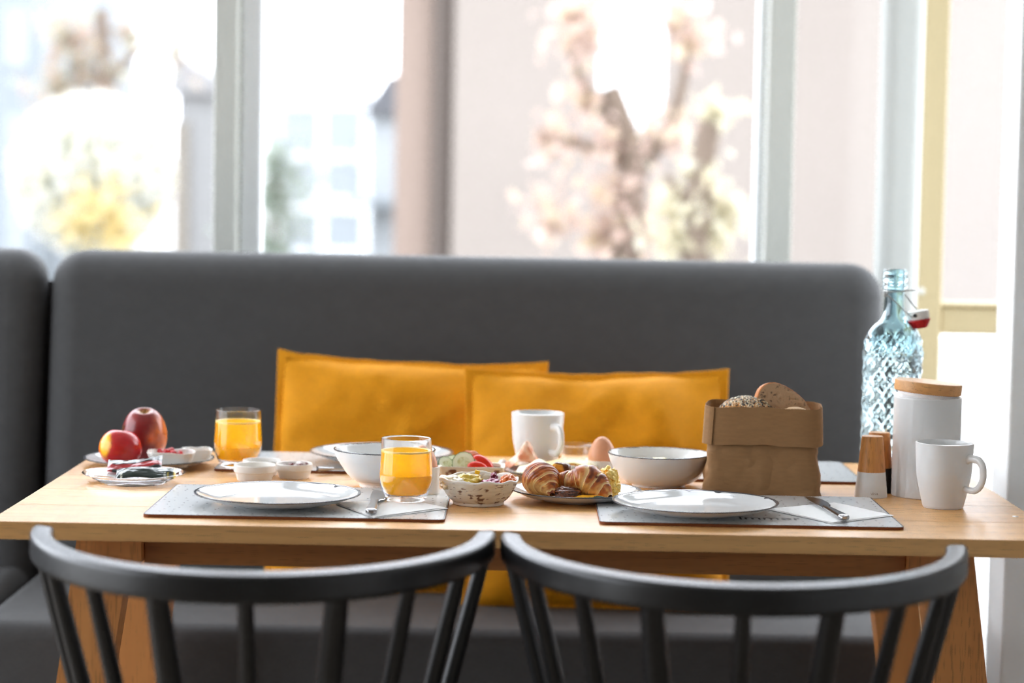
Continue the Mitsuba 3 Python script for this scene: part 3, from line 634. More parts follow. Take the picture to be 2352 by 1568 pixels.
apple(-.674, 4.043, bz, .0405, .049, 2, col2, rot('x', 15) @ rot('y', 2), 'large dark red apple behind the smaller apple on the left plate', .62)

# ---------------------------------------------------------------- glass dish with sachets
out = curve([(0, .001), (.046, .001), (.05, 0), (.054, .001), (.056, .004), (.062, .009), (.0615, .0115), (.07, .016), (.0695, .018), (.079, .0235), (.0865, .029), (.0872, .031)], 90) * [1, .6]
inn = curve([(.0872, .031), (.0866, .0322), (.085, .0315), (.07, .0195), (.056, .0105), (.045, .0062), (0, .006)], 40) * [1, .6]
one('glass_dish', tf(lathe(np.vstack([out, inn[1:]]), 96), (-.647, 3.778, TZ)), 'm_glass', 'ribbed clear glass dish of foil sachets at the left front of the table', 'dish', smooth=25)
def sachet(x, y, z, w, l, t, R, seed, cols, label):
    n, m = 40, 26
    u, v = np.meshgrid(np.linspace(-1, 1, n), np.linspace(-1, 1, m), indexing='ij')
    th = t * ((1 - np.abs(u) ** 3) * (1 - np.abs(v) ** 2.2)).clip(0) ** .7
    nz = (meshkit.fbm(np.stack([u * 2.5 + seed, v * 2, u * 0], -1), 3, seed) - .5) * t * .7 * (th > 0)
    bend = .004 * np.sin(u * 2.2 + seed)
    Pt = np.stack([u * w / 2, v * l / 2, th + nz + bend], -1); Pb = np.stack([u * w / 2, v * l / 2, -th * .5 + bend * 1.0 + np.minimum(nz, 0)], -1)
    a, fa = grid(Pt, False); b_, fb = grid(Pb, False)
    col = cols(u.ravel(), v.ravel())
    k = thing('tea_sachet', label, 'sachet')
    part(k, 'pouch', tf(join((a, fa), (b_, fb[:, ::-1])), (x, y, z), R), 'm_vc_gloss', True, color=np.vstack([col, col]))
    return k
GR, WH, RD, BK = np.array(S(18, 36, 28)), np.array(S(235, 238, 238)), np.array(S(150, 6, 14)), np.array(S(16, 18, 18))
def cg(u, v):
    c = np.tile(GR, (len(u), 1)); c = lerp(c, S(222, 184, 40), (u > .9) * 1.0)
    c = lerp(c, S(220, 220, 205), ((np.abs(u - .62) < .03) | (np.abs(u + .78) < .025)) * (v < -.1) * (np.sin(v * 60) > -.3) * .9)
    return lerp(c, S(222, 190, 40), (np.abs(u - .74) < .03) * (v < -.2) * (np.sin(v * 40) > -.2) * .9)
def cr(u, v):
    c = lerp(np.tile(BK, (len(u), 1)), RD, ((np.abs(v + .45) < .3) | (u < -.8)) * 1.0); return lerp(c, S(40, 56, 50), (v > .1) * 1.0)
def cw(u, v): return lerp(np.tile(WH, (len(u), 1)), S(236, 120, 120), (v > .55) * .45)
dz = TZ + .0075
sachet(-.685, 3.80, dz + .004, .085, .062, .004, rot('z', 8) @ rot('x', 4), 3, cw, 'white sachet with pink edge lying lowest at the left of the glass dish')
sachet(-.650, 3.806, dz + .0205, .092, .054, .0075, rot('z', 6) @ rot('y', -4) @ rot('x', 15), 5, cr, 'red and black foil sachet in the middle of the glass dish')
sachet(-.622, 3.752, dz + .0125, .1, .042, .0062, rot('z', 4) @ rot('y', -5) @ rot('x', 16), 9, cg, 'dark green foil sachet lying in front in the glass dish')

# ---------------------------------------------------------------- rustic bowls
def rust_color(v, zrel, seed, cz=.5):
    a = np.arctan2(v[:, 1], v[:, 0])
    st = meshkit.fbm(np.stack([a * 6, zrel * 9, a * 0 + seed], -1), 3, seed); band = meshkit.noise(np.stack([a * 1.2, zrel * 60, a * 0], -1), seed + 3)
    blot = meshkit.noise(np.stack([a * 9, zrel * 5, a * 0 + 5], -1), seed + 7)
    t = sst(.635, .70, st * .5 + band * .33 + blot * .26) 
    base = lerp(S(226, 221, 206), S(206, 198, 178), meshkit.fbm(np.stack([a * 4, zrel * 20, a * 0], -1), 3, seed + 1))
    return lerp(base, S(104, 66, 44), t * .95)
n = 200; a = np.arange(n) * 2 * math.pi / n
q = np.stack([np.cos(a) * 1.6, np.sin(a) * 1.6, a * 0], -1)
wv = (meshkit.fbm(q + 4, 3, 12) - .5) * .008 + .0012 * np.sin(a * 9 + 1)
prof = np.vstack([curve([(1e-4, .0015), (.037, .0015), (.039, 0), (.0412, .001), (.0418, .0055), (.0435, .0065), (.051, .014), (.0585, .027), (.0625, .0365), (.0628, .0372), (.0648, .0408)], 70),
                  curve([(.0648, .0408), (.0645, .043), (.0625, .0438), (.0605, .0425), (.057, .03), (.049, .016), (.035, .0085), (1e-4, .0075)], 50)[1:]])
g = sst(.015, .042, prof[:, 1])
P = np.stack([prof[:, None, 0] * np.cos(a) * (1 + .5 * wv * 4 * g[:, None]), prof[:, None, 0] * np.sin(a) * (1 + .5 * wv * 4 * g[:, None]), prof[:, None, 1] + wv * g[:, None]], -1)
P[..., :2] += (meshkit.noise(P * 400, 3)[..., None] - .5) * .0005
v, f = grid(P)
rc = rust_color(v, v[:, 2] / .043, 31)
lip = sst(.0375, .0395, v[:, 2]); rc = lerp(rc, S(230, 227, 216), lip * .92)
rc = lerp(rc, S(228, 224, 212), (v[:, 2] < .005) * .8)
RX = np.array([-.0585, 3.602, TZ])
one('rustic_bowl', tf((v, f), RX), 'm_vc_semi', 'round rustic off-white glazed bowl with brown wear, holding coloured spreads', 'bowl', smooth=True, color=rc)
def spread(cx, cy, cz, r, seed, c0, c1, label, amp=.28, fr=2.6):
    m, ff = blob(r, 4, amp, fr, seed); m = m + (meshkit.noise(m * 450, seed)[:, None] - .5) * .0022
    t = meshkit.fbm(m * 160, 3, seed)
    one('spread', tf((m, ff), RX + [cx, cy, cz]), 'm_vc_semi', label, 'spread', smooth=True, color=lerp(c0, c1, sst(.3, .7, t)))
spread(-.043, -.008, .034, (.019, .03, .0125), 2, S(222, 208, 170), S(240, 230, 200), 'creamy beige hummus at the left of the rustic bowl')
spread(-.017, .012, .034, (.022, .026, .013), 5, S(206, 176, 60), S(232, 206, 96), 'yellow curry spread in the middle of the rustic bowl', .4)
one('mango_piece', tf(rbox(-.004, .004, -.003, .003, 0, .006, .001, 8), RX + [-.0035, .012, .0472], rot('y', 14)), mat('m_mango', S(248, 200, 30), .4, .4), 'small bright yellow cube on top of the yellow spread', 'food')
spread(.021, -.002, .031, (.019, .026, .010), 7, S(110, 14, 56), S(168, 30, 88), 'dark pink beetroot spread in the rustic bowl', .35)
spread(.024, .034, .039, (.006, .01, .008), 9, S(104, 12, 50), S(140, 22, 70), 'smear of beetroot on the back wall of the rustic bowl', .4)
spread(.048, -.008, .0395, (.0125, .02, .0105), 8, S(214, 104, 40), S(240, 146, 78), 'orange red spread heaped on the right edge of the rustic bowl', .35, 4)
# rectangular dish with cucumber and tomato
DX, DY = -.0755, 3.877
m_, P_ = loft(DX, DY, TZ, .116, .064, .0285, .86, .0035, None, None, .0012, 9, -1, e=8, n=200)
v = m_[0] - [DX, DY, TZ]
rc = rust_color(np.stack([v[:, 0], v[:, 1], v[:, 2]], 1), v[:, 2] / .03, 44)
bl = meshkit.fbm(np.stack([v[:, 0] * 70, v[:, 2] * 90, v[:, 1] * 40], -1), 2, 9); rc = lerp(S(226, 221, 206), S(110, 68, 46), sst(.60, .66, bl) * (v[:, 2] < .024))
one('rustic_dish', m_, 'm_vc_semi', 'rectangular rustic off-white dish of cucumber and tomato behind the round rustic bowl', 'dish', smooth=True, color=rc)
def cucumber(x, y, z, r, R, label, th=.0045):
    t = thing('cucumber_slice', label, 'vegetable')
    n = 64; a = np.arange(n) * 2 * math.pi / n; k = 1 + .02 * np.cos(a * 13)
    rr = np.linspace(.0, 1, 16)
    Pf = np.stack([np.stack([np.cos(a) * q_ * r * .96 * (k if q_ > .9 else 1), np.sin(a) * q_ * r * .96 * (k if q_ > .9 else 1), a * 0 + th / 2 - .0004 * (q_ < .5)], -1) for q_ in np.maximum(rr, 1e-3)])
    v1, f1 = grid(Pf); v2, f2 = v1 * [1, 1, -1], f1[:, ::-1]
    rad = np.linalg.norm(v1[:, :2], axis=1) / r; ang = np.arctan2(v1[:, 1], v1[:, 0])
    seeds = sst(.5, .7, meshkit.noise(np.stack([ang * 5, rad * 8, rad * 0], -1), 3)) * (rad > .15) * (rad < .55)
    c = lerp(lerp(S(226, 232, 190), S(236, 240, 208), sst(.2, .8, rad)), S(190, 190, 110), seeds * .8)
    c = lerp(c, S(170, 196, 110), sst(.88, .97, rad))
    part(t, 'flesh', tf(join((v1, f1[:, ::-1]), (v2, f2[:, ::-1])), (x, y, z), R), 'm_vc_semi', True, color=np.vstack([c, c]))
    pe = np.stack([np.stack([np.cos(a) * r * k * s, np.sin(a) * r * k * s, a * 0 + zz], -1) for s, zz in ((.95, -th / 2 - .0002), (1, -th / 2), (1.0, th / 2), (.95, th / 2 + .0002))])
    part(t, 'peel', tf(grid(pe), (x, y, z), R), mat('m_peel', S(34, 76, 34), .3, .5), 40, label='dark green peel')
cucumber(DX - .014, DY - .006, TZ + .0325, .0205, rot('z', -6) @ rot('x', 68), 'large round cucumber slice standing in the rectangular rustic dish')
cucumber(DX - .044, DY + .002, TZ + .0255, .0185, rot('z', 18) @ rot('y', 34) @ rot('x', 50), 'cucumber slice lying low at the left end of the rectangular rustic dish')
cucumber(DX - .034, DY + .014, TZ + .0265, .0185, rot('z', -30) @ rot('y', 16) @ rot('x', 62), 'cucumber slice tilted behind the large one in the rectangular rustic dish')
def tomato(x, y, z, R, label, s=1.0):
    t = thing('tomato_half', label, 'tomato')
    u = m3.Manifold.sphere(1, 48).scale([.021 * s, .0135 * s, .0135 * s]); b_ = u.trim_by_plane([0, 0, 1], 0.0)
    part(t, 'skin', tf(b_, (x, y, z), R), mat('m_tomato', S(222, 44, 14), .16, .3), 30)
    d = m3.Manifold.cylinder(.0008, 1, 1, 48).scale([.0196 * s, .0122 * s, 1]).translate([0, 0, -.0009])
    part(t, 'cut_face', tf(d, (x, y, z), R), mat('m_tomato_cut', S(226, 90, 70), .2, .5), 30)
tomato(DX + .019, DY - .004, TZ + .030, rot('y', 38) @ rot('z', 4) @ rot('x', -10), 'red tomato half leaning behind the smaller one in the rectangular rustic dish', 1.05)
tomato(DX + .010, DY - .019, TZ + .0262, rot('y', 8) @ rot('x', -8), 'red tomato half in front in the rectangular rustic dish', .86)
one('radish_slice', tf(blob((.016, .006, .007), 3, .3, 3, 3), (DX - .004, DY + .020, TZ + .0445)), mat('m_radish', S(232, 150, 120), .4, .4), 'pinkish ham strip behind the cucumber in the rectangular rustic dish', 'ham')

# ---------------------------------------------------------------- cheese plate
def sheet(pts_fn, n, m, th, xyz, R, m_, **kw):
    u, v = np.meshgrid(np.linspace(-1, 1, n), np.linspace(-1, 1, m), indexing='ij')
    Pt = pts_fn(u, v); a, fa = grid(Pt, False); b_ = a - [0, 0, th]
    F = [fa, fa[:, ::-1] + len(a)]
    i = np.arange(n); j = np.arange(m); per = np.r_[i[:-1] * m, (n - 1) * m + j[:-1], i[:0:-1] * m + m - 1, j[:0:-1]]
    nx = np.roll(per, -1); F += [np.stack([per, per + len(a), nx], 1), np.stack([nx, per + len(a), nx + len(a)], 1)]
    return tf((np.vstack([a, b_]), np.vstack(F)), xyz, R)
mat('m_cheese', S(246, 230, 172), .45, .4); mat('m_cheese_pale', S(248, 240, 206), .45, .4)
cz0 = TZ + .0065
def chee(hump, seed):
    def fn(u, v):
        return np.stack([u * .045, v * .036, hump * np.exp(-((u + .1) ** 2 / .22 + (v) ** 2 / .9)) + .003 * np.sin(u * 3 + v * 2 + seed) + .003], -1)
    return fn
one('cheese_slice', sheet(chee(.004, 1), 24, 20, .002, (.070, 3.965, cz0 + .002), rot('z', 10), None), 'm_cheese_pale', 'pale cheese slice lying flat on the cheese plate', 'cheese')
one('cheese_slice', sheet(chee(.016, 2), 24, 20, .002, (.048, 3.938, cz0 + .006), rot('z', -8), None), 'm_cheese_pale', 'pale cheese slice humped at the front of the cheese plate', 'cheese')
one('cheese_slice', sheet(chee(.010, 4), 24, 20, .002, (.092, 3.985, cz0 + .012), rot('z', 20), None), 'm_cheese', 'yellow cheese slice at the right rear of the cheese plate', 'cheese')
def hamfn(u, v):
    r = .5 + .5 * np.abs(u)
    x = .033 * u + .003 * np.sin(v * 3); y = .024 * v * (1 - .25 * np.abs(u)) + .002 * np.sin(u * 6)
    z = .041 * np.exp(-((u - .1) / .62) ** 2) * (1 - .75 * v ** 2) + .0025 * np.sin(u * 6 + v * 2.5) + .002 * np.sin(v * 5 - u * 3) + .0025
    return np.stack([x, y, z], -1)
ham = sheet(hamfn, 60, 40, .0016, (.016, 4.0, cz0 + .006), rot('z', 4), None)
t = meshkit.fbm(ham[0] * 70, 4, 2); st = meshkit.noise(ham[0] * [120, 40, 40], 8)
hc_ = lerp(S(226, 142, 100), S(240, 192, 160), sst(.35, .6, t)); hc_ = lerp(hc_, S(246, 226, 204), sst(.62, .74, st) * .8); hc_ = lerp(hc_, S(196, 104, 62), sst(.6, .75, meshkit.noise(ham[0] * 110, 5)) * .6)
one('ham_slice', ham, 'm_vc_semi', 'folded pink ham slice standing on the cheese plate in front of the back mug', 'ham', smooth=True, color=hc_)
one('mozzarella_ball', tf(blob((.009, .009, .011), 3, .06), (-.022, 4.035, TZ + .0105)), mat('m_mozz', S(244, 242, 238), .35, .4), 'small white round bit beside the folded ham', 'cheese')

# ---------------------------------------------------------------- croissants and pastry
CP = np.array([.101, 3.665, TZ])
def croissant(pts, rad, flat, n_layers, seed, mid=.5, sharp=.13, twist=.9, thin_=.014):
    ns, nt = 190, 96
    c = curve(pts, ns); s = np.linspace(0, 1, ns)
    rd = PchipInterpolator(np.linspace(0, 1, len(rad)), rad)(s)
    t = np.gradient(c, axis=0); t /= np.linalg.norm(t, axis=1, keepdims=True)
    aa = np.cross(t, [0, 0, 1]); aa /= np.linalg.norm(aa, axis=1, keepdims=True); bb = np.cross(aa, t)
    th = np.arange(nt) * 2 * math.pi / nt
    d = np.abs(s - mid)[:, None] * n_layers * 2 + twist * .18 * np.sin(th + seed)[None] + .35 * (meshkit.noise(np.stack([np.cos(th) * 1.5, np.sin(th) * 1.5, th * 0 + seed], -1), seed) - .5)[None]
    fr = d - np.floor(d); band = np.floor(d)
    step = sharp * (1 - fr) ** 1.3 * (1 - np.exp(-d * 3.0)) - sharp * .6 * np.exp(-((fr) / .09) ** 2) * (d > .4)
    fine = .03 * (meshkit.fbm(np.stack([np.repeat(s[:, None], nt, 1) * 16, np.cos(th)[None] * 2 + 0 * d, np.sin(th)[None] * 2 + 0 * d], -1), 3, seed) - .5) * 2
    thin = thin_ * np.sin(d * 2 * math.pi * 4.0)
    r = rd[:, None] * (1 + step + fine + thin)
    P = c[:, None] + r[..., None] * (np.cos(th)[None, :, None] * aa[:, None] + flat * np.sin(th)[None, :, None] * bb[:, None])
    v, f = grid(P)
    nrm = meshkit.arrays((v, f), True)[2] if False else None
    up = np.sin(th)[None] + 0 * d
    nz = meshkit.fbm(v.reshape(ns, nt, 3) * 170, 3, seed); nz2 = meshkit.fbm(v.reshape(ns, nt, 3) * 60, 3, seed + 2)
    crest = np.exp(-((fr - .22) / .2) ** 2)
    bake = np.clip(.30 + .35 * up + .55 * crest * (meshkit.noise(np.stack([band, np.cos(th)[None] * 1.5 + 0 * d, np.sin(th)[None] * 1.5 + 0 * d], -1), seed) - .15) + 1.1 * (nz2 - .5) + .4 * (nz - .5), 0, 1)
    pale = sst(.66, .95, fr) * .75
    col = lerp(S(232, 176, 96), S(178, 92, 32), sst(.1, .65, bake)); col = lerp(col, S(112, 48, 18), sst(.66, 1., bake)); col = lerp(col, S(244, 212, 146), pale * (1 - sst(.75, 1, bake)))
    col = lerp(col, S(90, 38, 14), np.exp(-((fr) / .045) ** 2) * (d > .5) * .75)
    return (v, f), col.reshape(-1, 3)
# left one: seen towards its tip, right one: lying across
m_, c_ = croissant([CP + x for x in ([-.062, .060, .020], [-.064, .043, .0265], [-.061, .02, .0325], [-.0535, -.008, .0325], [-.044, -.03, .0235], [-.040, -.044, .0145])], [.008, .020, .0275, .0275, .0165, .004], .93, 4.6, 3, .30, .15)
one('croissant', m_, 'm_vc_semi', 'small golden croissant at the left of the pastry plate, tip towards the viewer', 'croissant', smooth=True, color=c_)
m_, c_ = croissant([CP + x for x in ([-.036, .002, .031], [-.022, 0, .033], [-.006, -.004, .0325], [.012, -.008, .036], [.03, -.014, .028], [.044, -.024, .0175], [.0545, -.036, .011])], [.009, .0155, .0205, .0262, .0235, .0165, .0045], .95, 3.0, 6, .36, .12, thin_=.006)
one('croissant', m_, 'm_vc_semi', 'large golden croissant lying across the right of the pastry plate', 'croissant', smooth=True, color=c_)
pz = TZ + .0063
# orange pastry chunk with burnt crust behind
m_ = blob((1, 1, 1), 4, .0); vv = np.sign(m_[0]) * np.abs(m_[0]) ** .45
vv = vv * [.0155, .012, .022]; vv += (meshkit.noise(vv * 260, 4)[:, None] - .5) * .003
tz = meshkit.fbm(vv * [500, 120, 90], 3, 3); cc = lerp(S(236, 150, 30), S(250, 190, 70), tz)
cc = lerp(cc, S(70, 26, 12), np.clip(sst(.004, .009, vv[:, 0] + .5 * (vv[:, 2] - .012)) + sst(.0185, .021, vv[:, 2]) , 0, 1) * .95)
one('custard_pastry', tf((vv, m_[1]), CP + [-.026, .03, .0365], rot('z', -12) @ rot('y', 6)), 'm_vc_semi', 'upright orange piece of pastry with dark burnt crust behind the large croissant', 'pastry', smooth=True, color=cc)
m_ = blob((.0235, .019, .011), 4, .22, 3, 8); tz = meshkit.fbm(m_[0] * 240, 3, 3)
one('brown_patty', tf(m_, CP + [-.016, -.034, .0165]), 'm_vc_semi', 'dark brown fried patty between the two croissants', 'patty', smooth=True, color=lerp(S(58, 26, 14), S(122, 66, 34), sst(.35, .7, tz)))
m_ = blob((.019, .02, .0235), 5, .35, 2.2, 9); vv = m_[0] + (meshkit.noise(m_[0] * 300, 2)[:, None] - .5) * .0022 * np.sign(m_[0] + 1e-9) ; tz = meshkit.fbm(vv * 200, 3, 5)
vv[:, 2] -= .30 * (vv[:, 0]); vv += (meshkit.fbm(m_[0] * 130, 2, 12)[:, None] - .5) * .008
one('scrambled_egg', tf((vv, m_[1]), CP + [.054, .018, .0265]), 'm_vc_semi', 'crumbly yellow scrambled egg behind the tip of the large croissant', 'egg', smooth=True, color=lerp(S(240, 190, 66), S(252, 222, 130), sst(.3, .7, tz)))
m_ = blob((.03, .012, .0045), 3, .3, 3, 3)
one('orange_filling', tf(m_, CP + [.02, -.046, .0105]), mat('m_orange_fill', S(244, 176, 40), .3, .4), 'flat orange yellow filling under the large croissant', 'food')
for i, (dx, dy) in enumerate([(.024, -.064), (.036, -.060)]):
    one('green_leaf', tf(blob((.009, .005, .0022), 3, .3, 3, i), CP + [dx, dy, .012 + .002 * i]), mat('m_green', S(26, 52, 30), .4, .4), ('dark green leaf bit under the middle of the large croissant', 'dark green leaf bit under the tip of the large croissant')[i], 'leaf')

# ---------------------------------------------------------------- paper bag and bread
BX, BY = .4215, 3.80
bag = thing('paper_bag', 'brown washable paper bread bag with folded cuff on the right of the table', 'bag')
Rb = rot('z', -7)
def bagring(w, d, e, n=260):
    a = np.arange(n) * 2 * math.pi / n + math.pi / 4
    c, s = np.cos(a), np.sin(a); q = (np.abs(c) ** e + np.abs(s) ** e) ** (-1 / e)
    return np.stack([c * q * w / 2, s * q * d / 2], 1)
def crumple(P, amp, seed):
    n = meshkit.fbm(np.stack([P[..., 0] * 22, P[..., 1] * 22, P[..., 2] * 26], -1), 2, seed); ridge = np.abs(n - .5) * 2
    n2 = np.abs(meshkit.fbm(np.stack([P[..., 0] * 40 + P[..., 2] * 30, P[..., 1] * 30, P[..., 2] * 30], -1), 2, seed + 3) - .5) * 2
    r = np.linalg.norm(P[..., :2], axis=-1, keepdims=True)
    P = P.copy(); P[..., :2] += P[..., :2] / r * (amp * (ridge + .7 * n2 - .4))[..., None]
    return P
hB = .149
zs = np.linspace(0, 1, 46); rows = [bagring(.170, .10, 9) * .001]
prof = []
P = [np.concatenate([bagring(.186, .112, 9) * k_, np.full((260, 1), z_)], 1) for k_, z_ in ((.002, .002), (.9, .0015), (.985, .0008))]
for z_ in np.linspace(.003, hB, 46):
    t_ = z_ / hB; w_ = .196 - .006 * math.sin(t_ * math.pi) ; w_ = np.interp(t_, [0, .12, .45, .6, 1], [.199, .197, .184, .186, .194]); d_ = np.interp(t_, [0, .15, .5, 1], [.126, .126, .118, .124])
    P.append(np.concatenate([bagring(w_, d_, 8 if t_ < .5 else 6), np.full((260, 1), z_)], 1))
P = np.stack(P); Pc = P.copy(); Pc[3:] = crumple(P[3:], .0055, 4)
fade = np.ones(len(P)); fade[-8:] = .3
P = P + (Pc - P) * fade[:, None, None]
v, f = grid(P)
# inner wall
Pin = np.concatenate([P[:2:-1] * [.985, .98, 1], P[2:3] * [.98, .98, 1] + [0, 0, .0015], P[:1] + [0, 0, .0025]])
part(bag, 'body', tf(join((v, f), grid(Pin)), (BX, BY, TZ), Rb), 'm_kraft', 35)
# cuff: a sheet wound round the top with an overlapping end
def cuffring(t_, lift):
    r = bagring(np.interp(t_, [0, 1], [.2035, .197]), np.interp(t_, [0, 1], [.1335, .1275]), 6, 260)
    return np.concatenate([r, np.full((260, 1), hB + .0015 - .062 * (1 - t_) + lift)], 1)
wob = .0012 * np.sin(np.arange(260) * 2 * math.pi / 260 * 5 + 1) + .0006 * np.sin(np.arange(260) * 2 * math.pi / 260 * 13)
aR = np.arange(260) * 2 * math.pi / 260 + math.pi / 4
rows = []
for t_ in np.linspace(0, 1, 14): rows.append(crumple(cuffring(t_, 0)[None], .0014, 9)[0])
top = rows[-1] + [0, 0, 0]
rows += [top * [.994, .992, 1] + [0, 0, .0012], top * [.984, .98, 1] + [0, 0, .0002], top * [.978, .972, 1] - [0, 0, .012]]
P = np.stack(rows); P[..., 2] += wob
under = P[0] * [.982, .975, 1]
P = np.concatenate([under[None], P])
part(bag, 'cuff', tf(grid(P), (BX, BY, TZ), Rb), 'm_kraft', 40, label='folded over paper cuff')
# vertical flap where the paper ends overlap, front left
fl = []
ang = np.linspace(math.radians(213), math.radians(229.5), 22)
def rad_at(a_, t_):
    c, s = np.cos(a_), np.sin(a_); e = 6; q = (np.abs(c) ** e + np.abs(s) ** e) ** (-1 / e)
    return np.stack([c * q * np.interp(t_, [0, 1], [.2035, .197]) / 2, s * q * np.interp(t_, [0, 1], [.1335, .1275]) / 2], -1)
for t_ in np.linspace(-.02, .99, 16):
    xy = rad_at(ang, max(t_, 0)); nn = xy / np.linalg.norm(xy, axis=1, keepdims=True); o = .0016 + .0022 * sst(.5, 1, np.linspace(0, 1, 22)) * (1 - .3 * t_)
    fl.append(np.concatenate([xy + nn * o[:, None], np.full((22, 1), hB + .002 - .062 * (1 - t_))], 1))
fo = np.stack(fl); fi = fo * [.99, .985, 1]
a_, fa = grid(fo, False); b_, fb = grid(fi, False)
ed = np.stack([fo[:, -1], fi[:, -1]], 1); ev, ef = grid(ed, False)
part(bag, 'flap', tf(join((a_, fa), (b_, fb[:, ::-1]), (ev, ef)), (BX, BY, TZ), Rb), 'm_kraft', 40, label='overlapping paper end at the front left')
def bagpt(x, y, z): return np.array([BX, BY, TZ]) + Rb @ np.array([x, y, z])
# seeded roll
roll = thing('seeded_roll', 'bread roll covered in black and white seeds at the left in the paper bag', 'bread roll')
m_, ff = blob((.047, .038, .031), 4, .05, 2, 3); cR = bagpt(-.031, -.008, .133)
part(roll, 'crust', tf((m_, ff), cR), mat('m_roll', S(190, 132, 72), .6, .3), True)
sr = np.random.default_rng(17); V1, F1, C1, n0 = [], [], [], 0
base = m3.Manifold.sphere(1, 6).scale([.0024, .0011, .0008]); bv, bf = vf(base)
for i in range(1500):
    d = sr.normal(size=3); d[2] = abs(d[2]) * 1.1; d /= np.linalg.norm(d)
    idx = np.argmax(m_ / np.linalg.norm(m_, axis=1, keepdims=True) @ d); p = m_[idx]
    nn = d / np.array([.047, .038, .031]) ; nn /= np.linalg.norm(nn); tt = np.cross(nn, sr.normal(size=3)); tt /= np.linalg.norm(tt); bb = np.cross(nn, tt)
    V1.append(bv @ np.stack([tt, bb, nn]) + p + d * 0 + nn * .0004 + sr.normal(size=3) * .0006); F1.append(bf + n0); n0 += len(bv)
    col = S(44, 38, 36) if sr.uniform() < .42 else (S(236, 218, 184) if sr.uniform() < .75 else S(206, 160, 98)); C1.append(np.tile(col, (len(bv), 1)))
part(roll, 'seeds', tf((np.vstack(V1), np.vstack(F1)), cR), 'm_vc_semi', True, color=np.vstack(C1), kind='stuff', label='black and white seeds')
# bread slice
bs = thing('bread_slice', 'slice of brown rye bread standing up at the back of the paper bag', 'bread')
sp = np.array([(-.052, -.03), (-.054, .01), (-.045, .034), (-.028, .043), (-.004, .038), (.022, .022), (.043, .0), (.058, -.03), (.05, -.06), (0, -.075), (-.04, -.065)])
from scipy.interpolate import splprep, splev
tck, _ = splprep(np.vstack([sp, sp[:1]]).T, s=0, per=True); ol = np.stack(splev(np.linspace(0, 1, 120, endpoint=False), tck), 1)
pg = Polygon(ol); Rs = rot('z', 12) @ rot('x', 82)
cB = bagpt(.036, .020, .145)
ths = .017
def bandmesh(o_, z0, z1): return grid(np.stack([np.concatenate([o_ * k_, np.full((len(o_), 1), z_)], 1) for k_, z_ in ((.965, z0), (1, z0 + .001), (1.0, z1 - .001), (.965, z1))]))
part(bs, 'crust', tf(bandmesh(ol, -ths / 2, ths / 2), cB, Rs), mat('m_crust', mikit.proc(lambda p, n, uv: mi.Color3f(S(190, 120, 66)) * (.8 + .35 * mikit.fbm(p.x * 120, p.y * 120, p.z * 120))), .6, .3), 50, label='orange brown crust')
k_ = np.linspace(1e-3, .965, 26)
Pf = np.stack([np.concatenate([ol * q_, np.full((120, 1), ths / 2)], 1) for q_ in k_])
hol = sst(.66, .76, meshkit.noise(np.stack([Pf[..., 0] * 210 + 3, Pf[..., 1] * 210, Pf[..., 2] * 0], -1), 5) * .6 + .4 * meshkit.noise(np.stack([Pf[..., 0] * 420, Pf[..., 1] * 420, Pf[..., 2] * 0], -1), 6))
crumb_fn = lambda p, n, uv: mikit.mix(S(192, 158, 124), S(118, 92, 70), mikit.smoothstep(.62, .74, .62 * mikit.noise(p.x * 260, p.z * 260, p.y * 60) + .38 * mikit.noise(p.x * 520, p.z * 520, p.y * 80))) * (.92 + .14 * mikit.noise(p.x * 900, p.z * 900, p.y * 900))
Pf[..., 2] -= hol * .0015
v1, f1 = grid(Pf); v2 = v1 * [1, 1, -1]
part(bs, 'crumb', tf(join((v1, f1[:, ::-1]), (v2, f1)), cB, Rs), mat('m_crumb', mikit.proc(crumb_fn), .8, .2), True, label='porous brown crumb')
one('bread_roll', tf(blob((.03, .026, .022), 4, .05, 2, 5), bagpt(.053, -.012, .1285)), mat('m_pale_roll', S(206, 174, 136), .7, .2), 'pale floury roll just showing over the front edge of the paper bag', 'bread roll', smooth=True)

# ---------------------------------------------------------------- canister, shakers, bottle
can = thing('canister', 'tall white ceramic canister with tilted bamboo lid', 'canister')
JX, JY, jr0, jh = .7005, 3.803, .0572, .1705
out = [(0, .001), (jr0 - .003, .001), (jr0 - .0015, 0), (jr0, .0015), (jr0, jh - .003), (jr0 - .0006, jh - .0008), (jr0 - .002, jh), (jr0 - .0042, jh - .0008), (jr0 - .005, jh - .003), (jr0 - .005, .008), (0, .007)]
part(can, 'body', tf(lathe(out, 96), (JX, JY, TZ)), 'm_mug', 30)
Rl = rot('y', 4.6)
lid = part(can, 'lid', tf(lathe([(0, 0), (.054, 0), (.0562, .001), (.0568, .003), (.0568, .0165), (.0562, .0185), (.0545, .0194), (0, .0196)], 96), (JX - .001, JY, TZ + jh + .0062), Rl), 'm_lid_wood', 30, label='bamboo lid')
part(lid, 'seal', tf(lathe([(0, -.012), (.048, -.012), (.0495, -.011), (.0515, -.006), (.0495, -.004), (.0495, -.0003), (0, -.0002)], 72), (JX - .001, JY, TZ + jh + .0062), Rl), mat('m_seal', S(240, 240, 240), .3, .4), 30, label='white sealing ring')
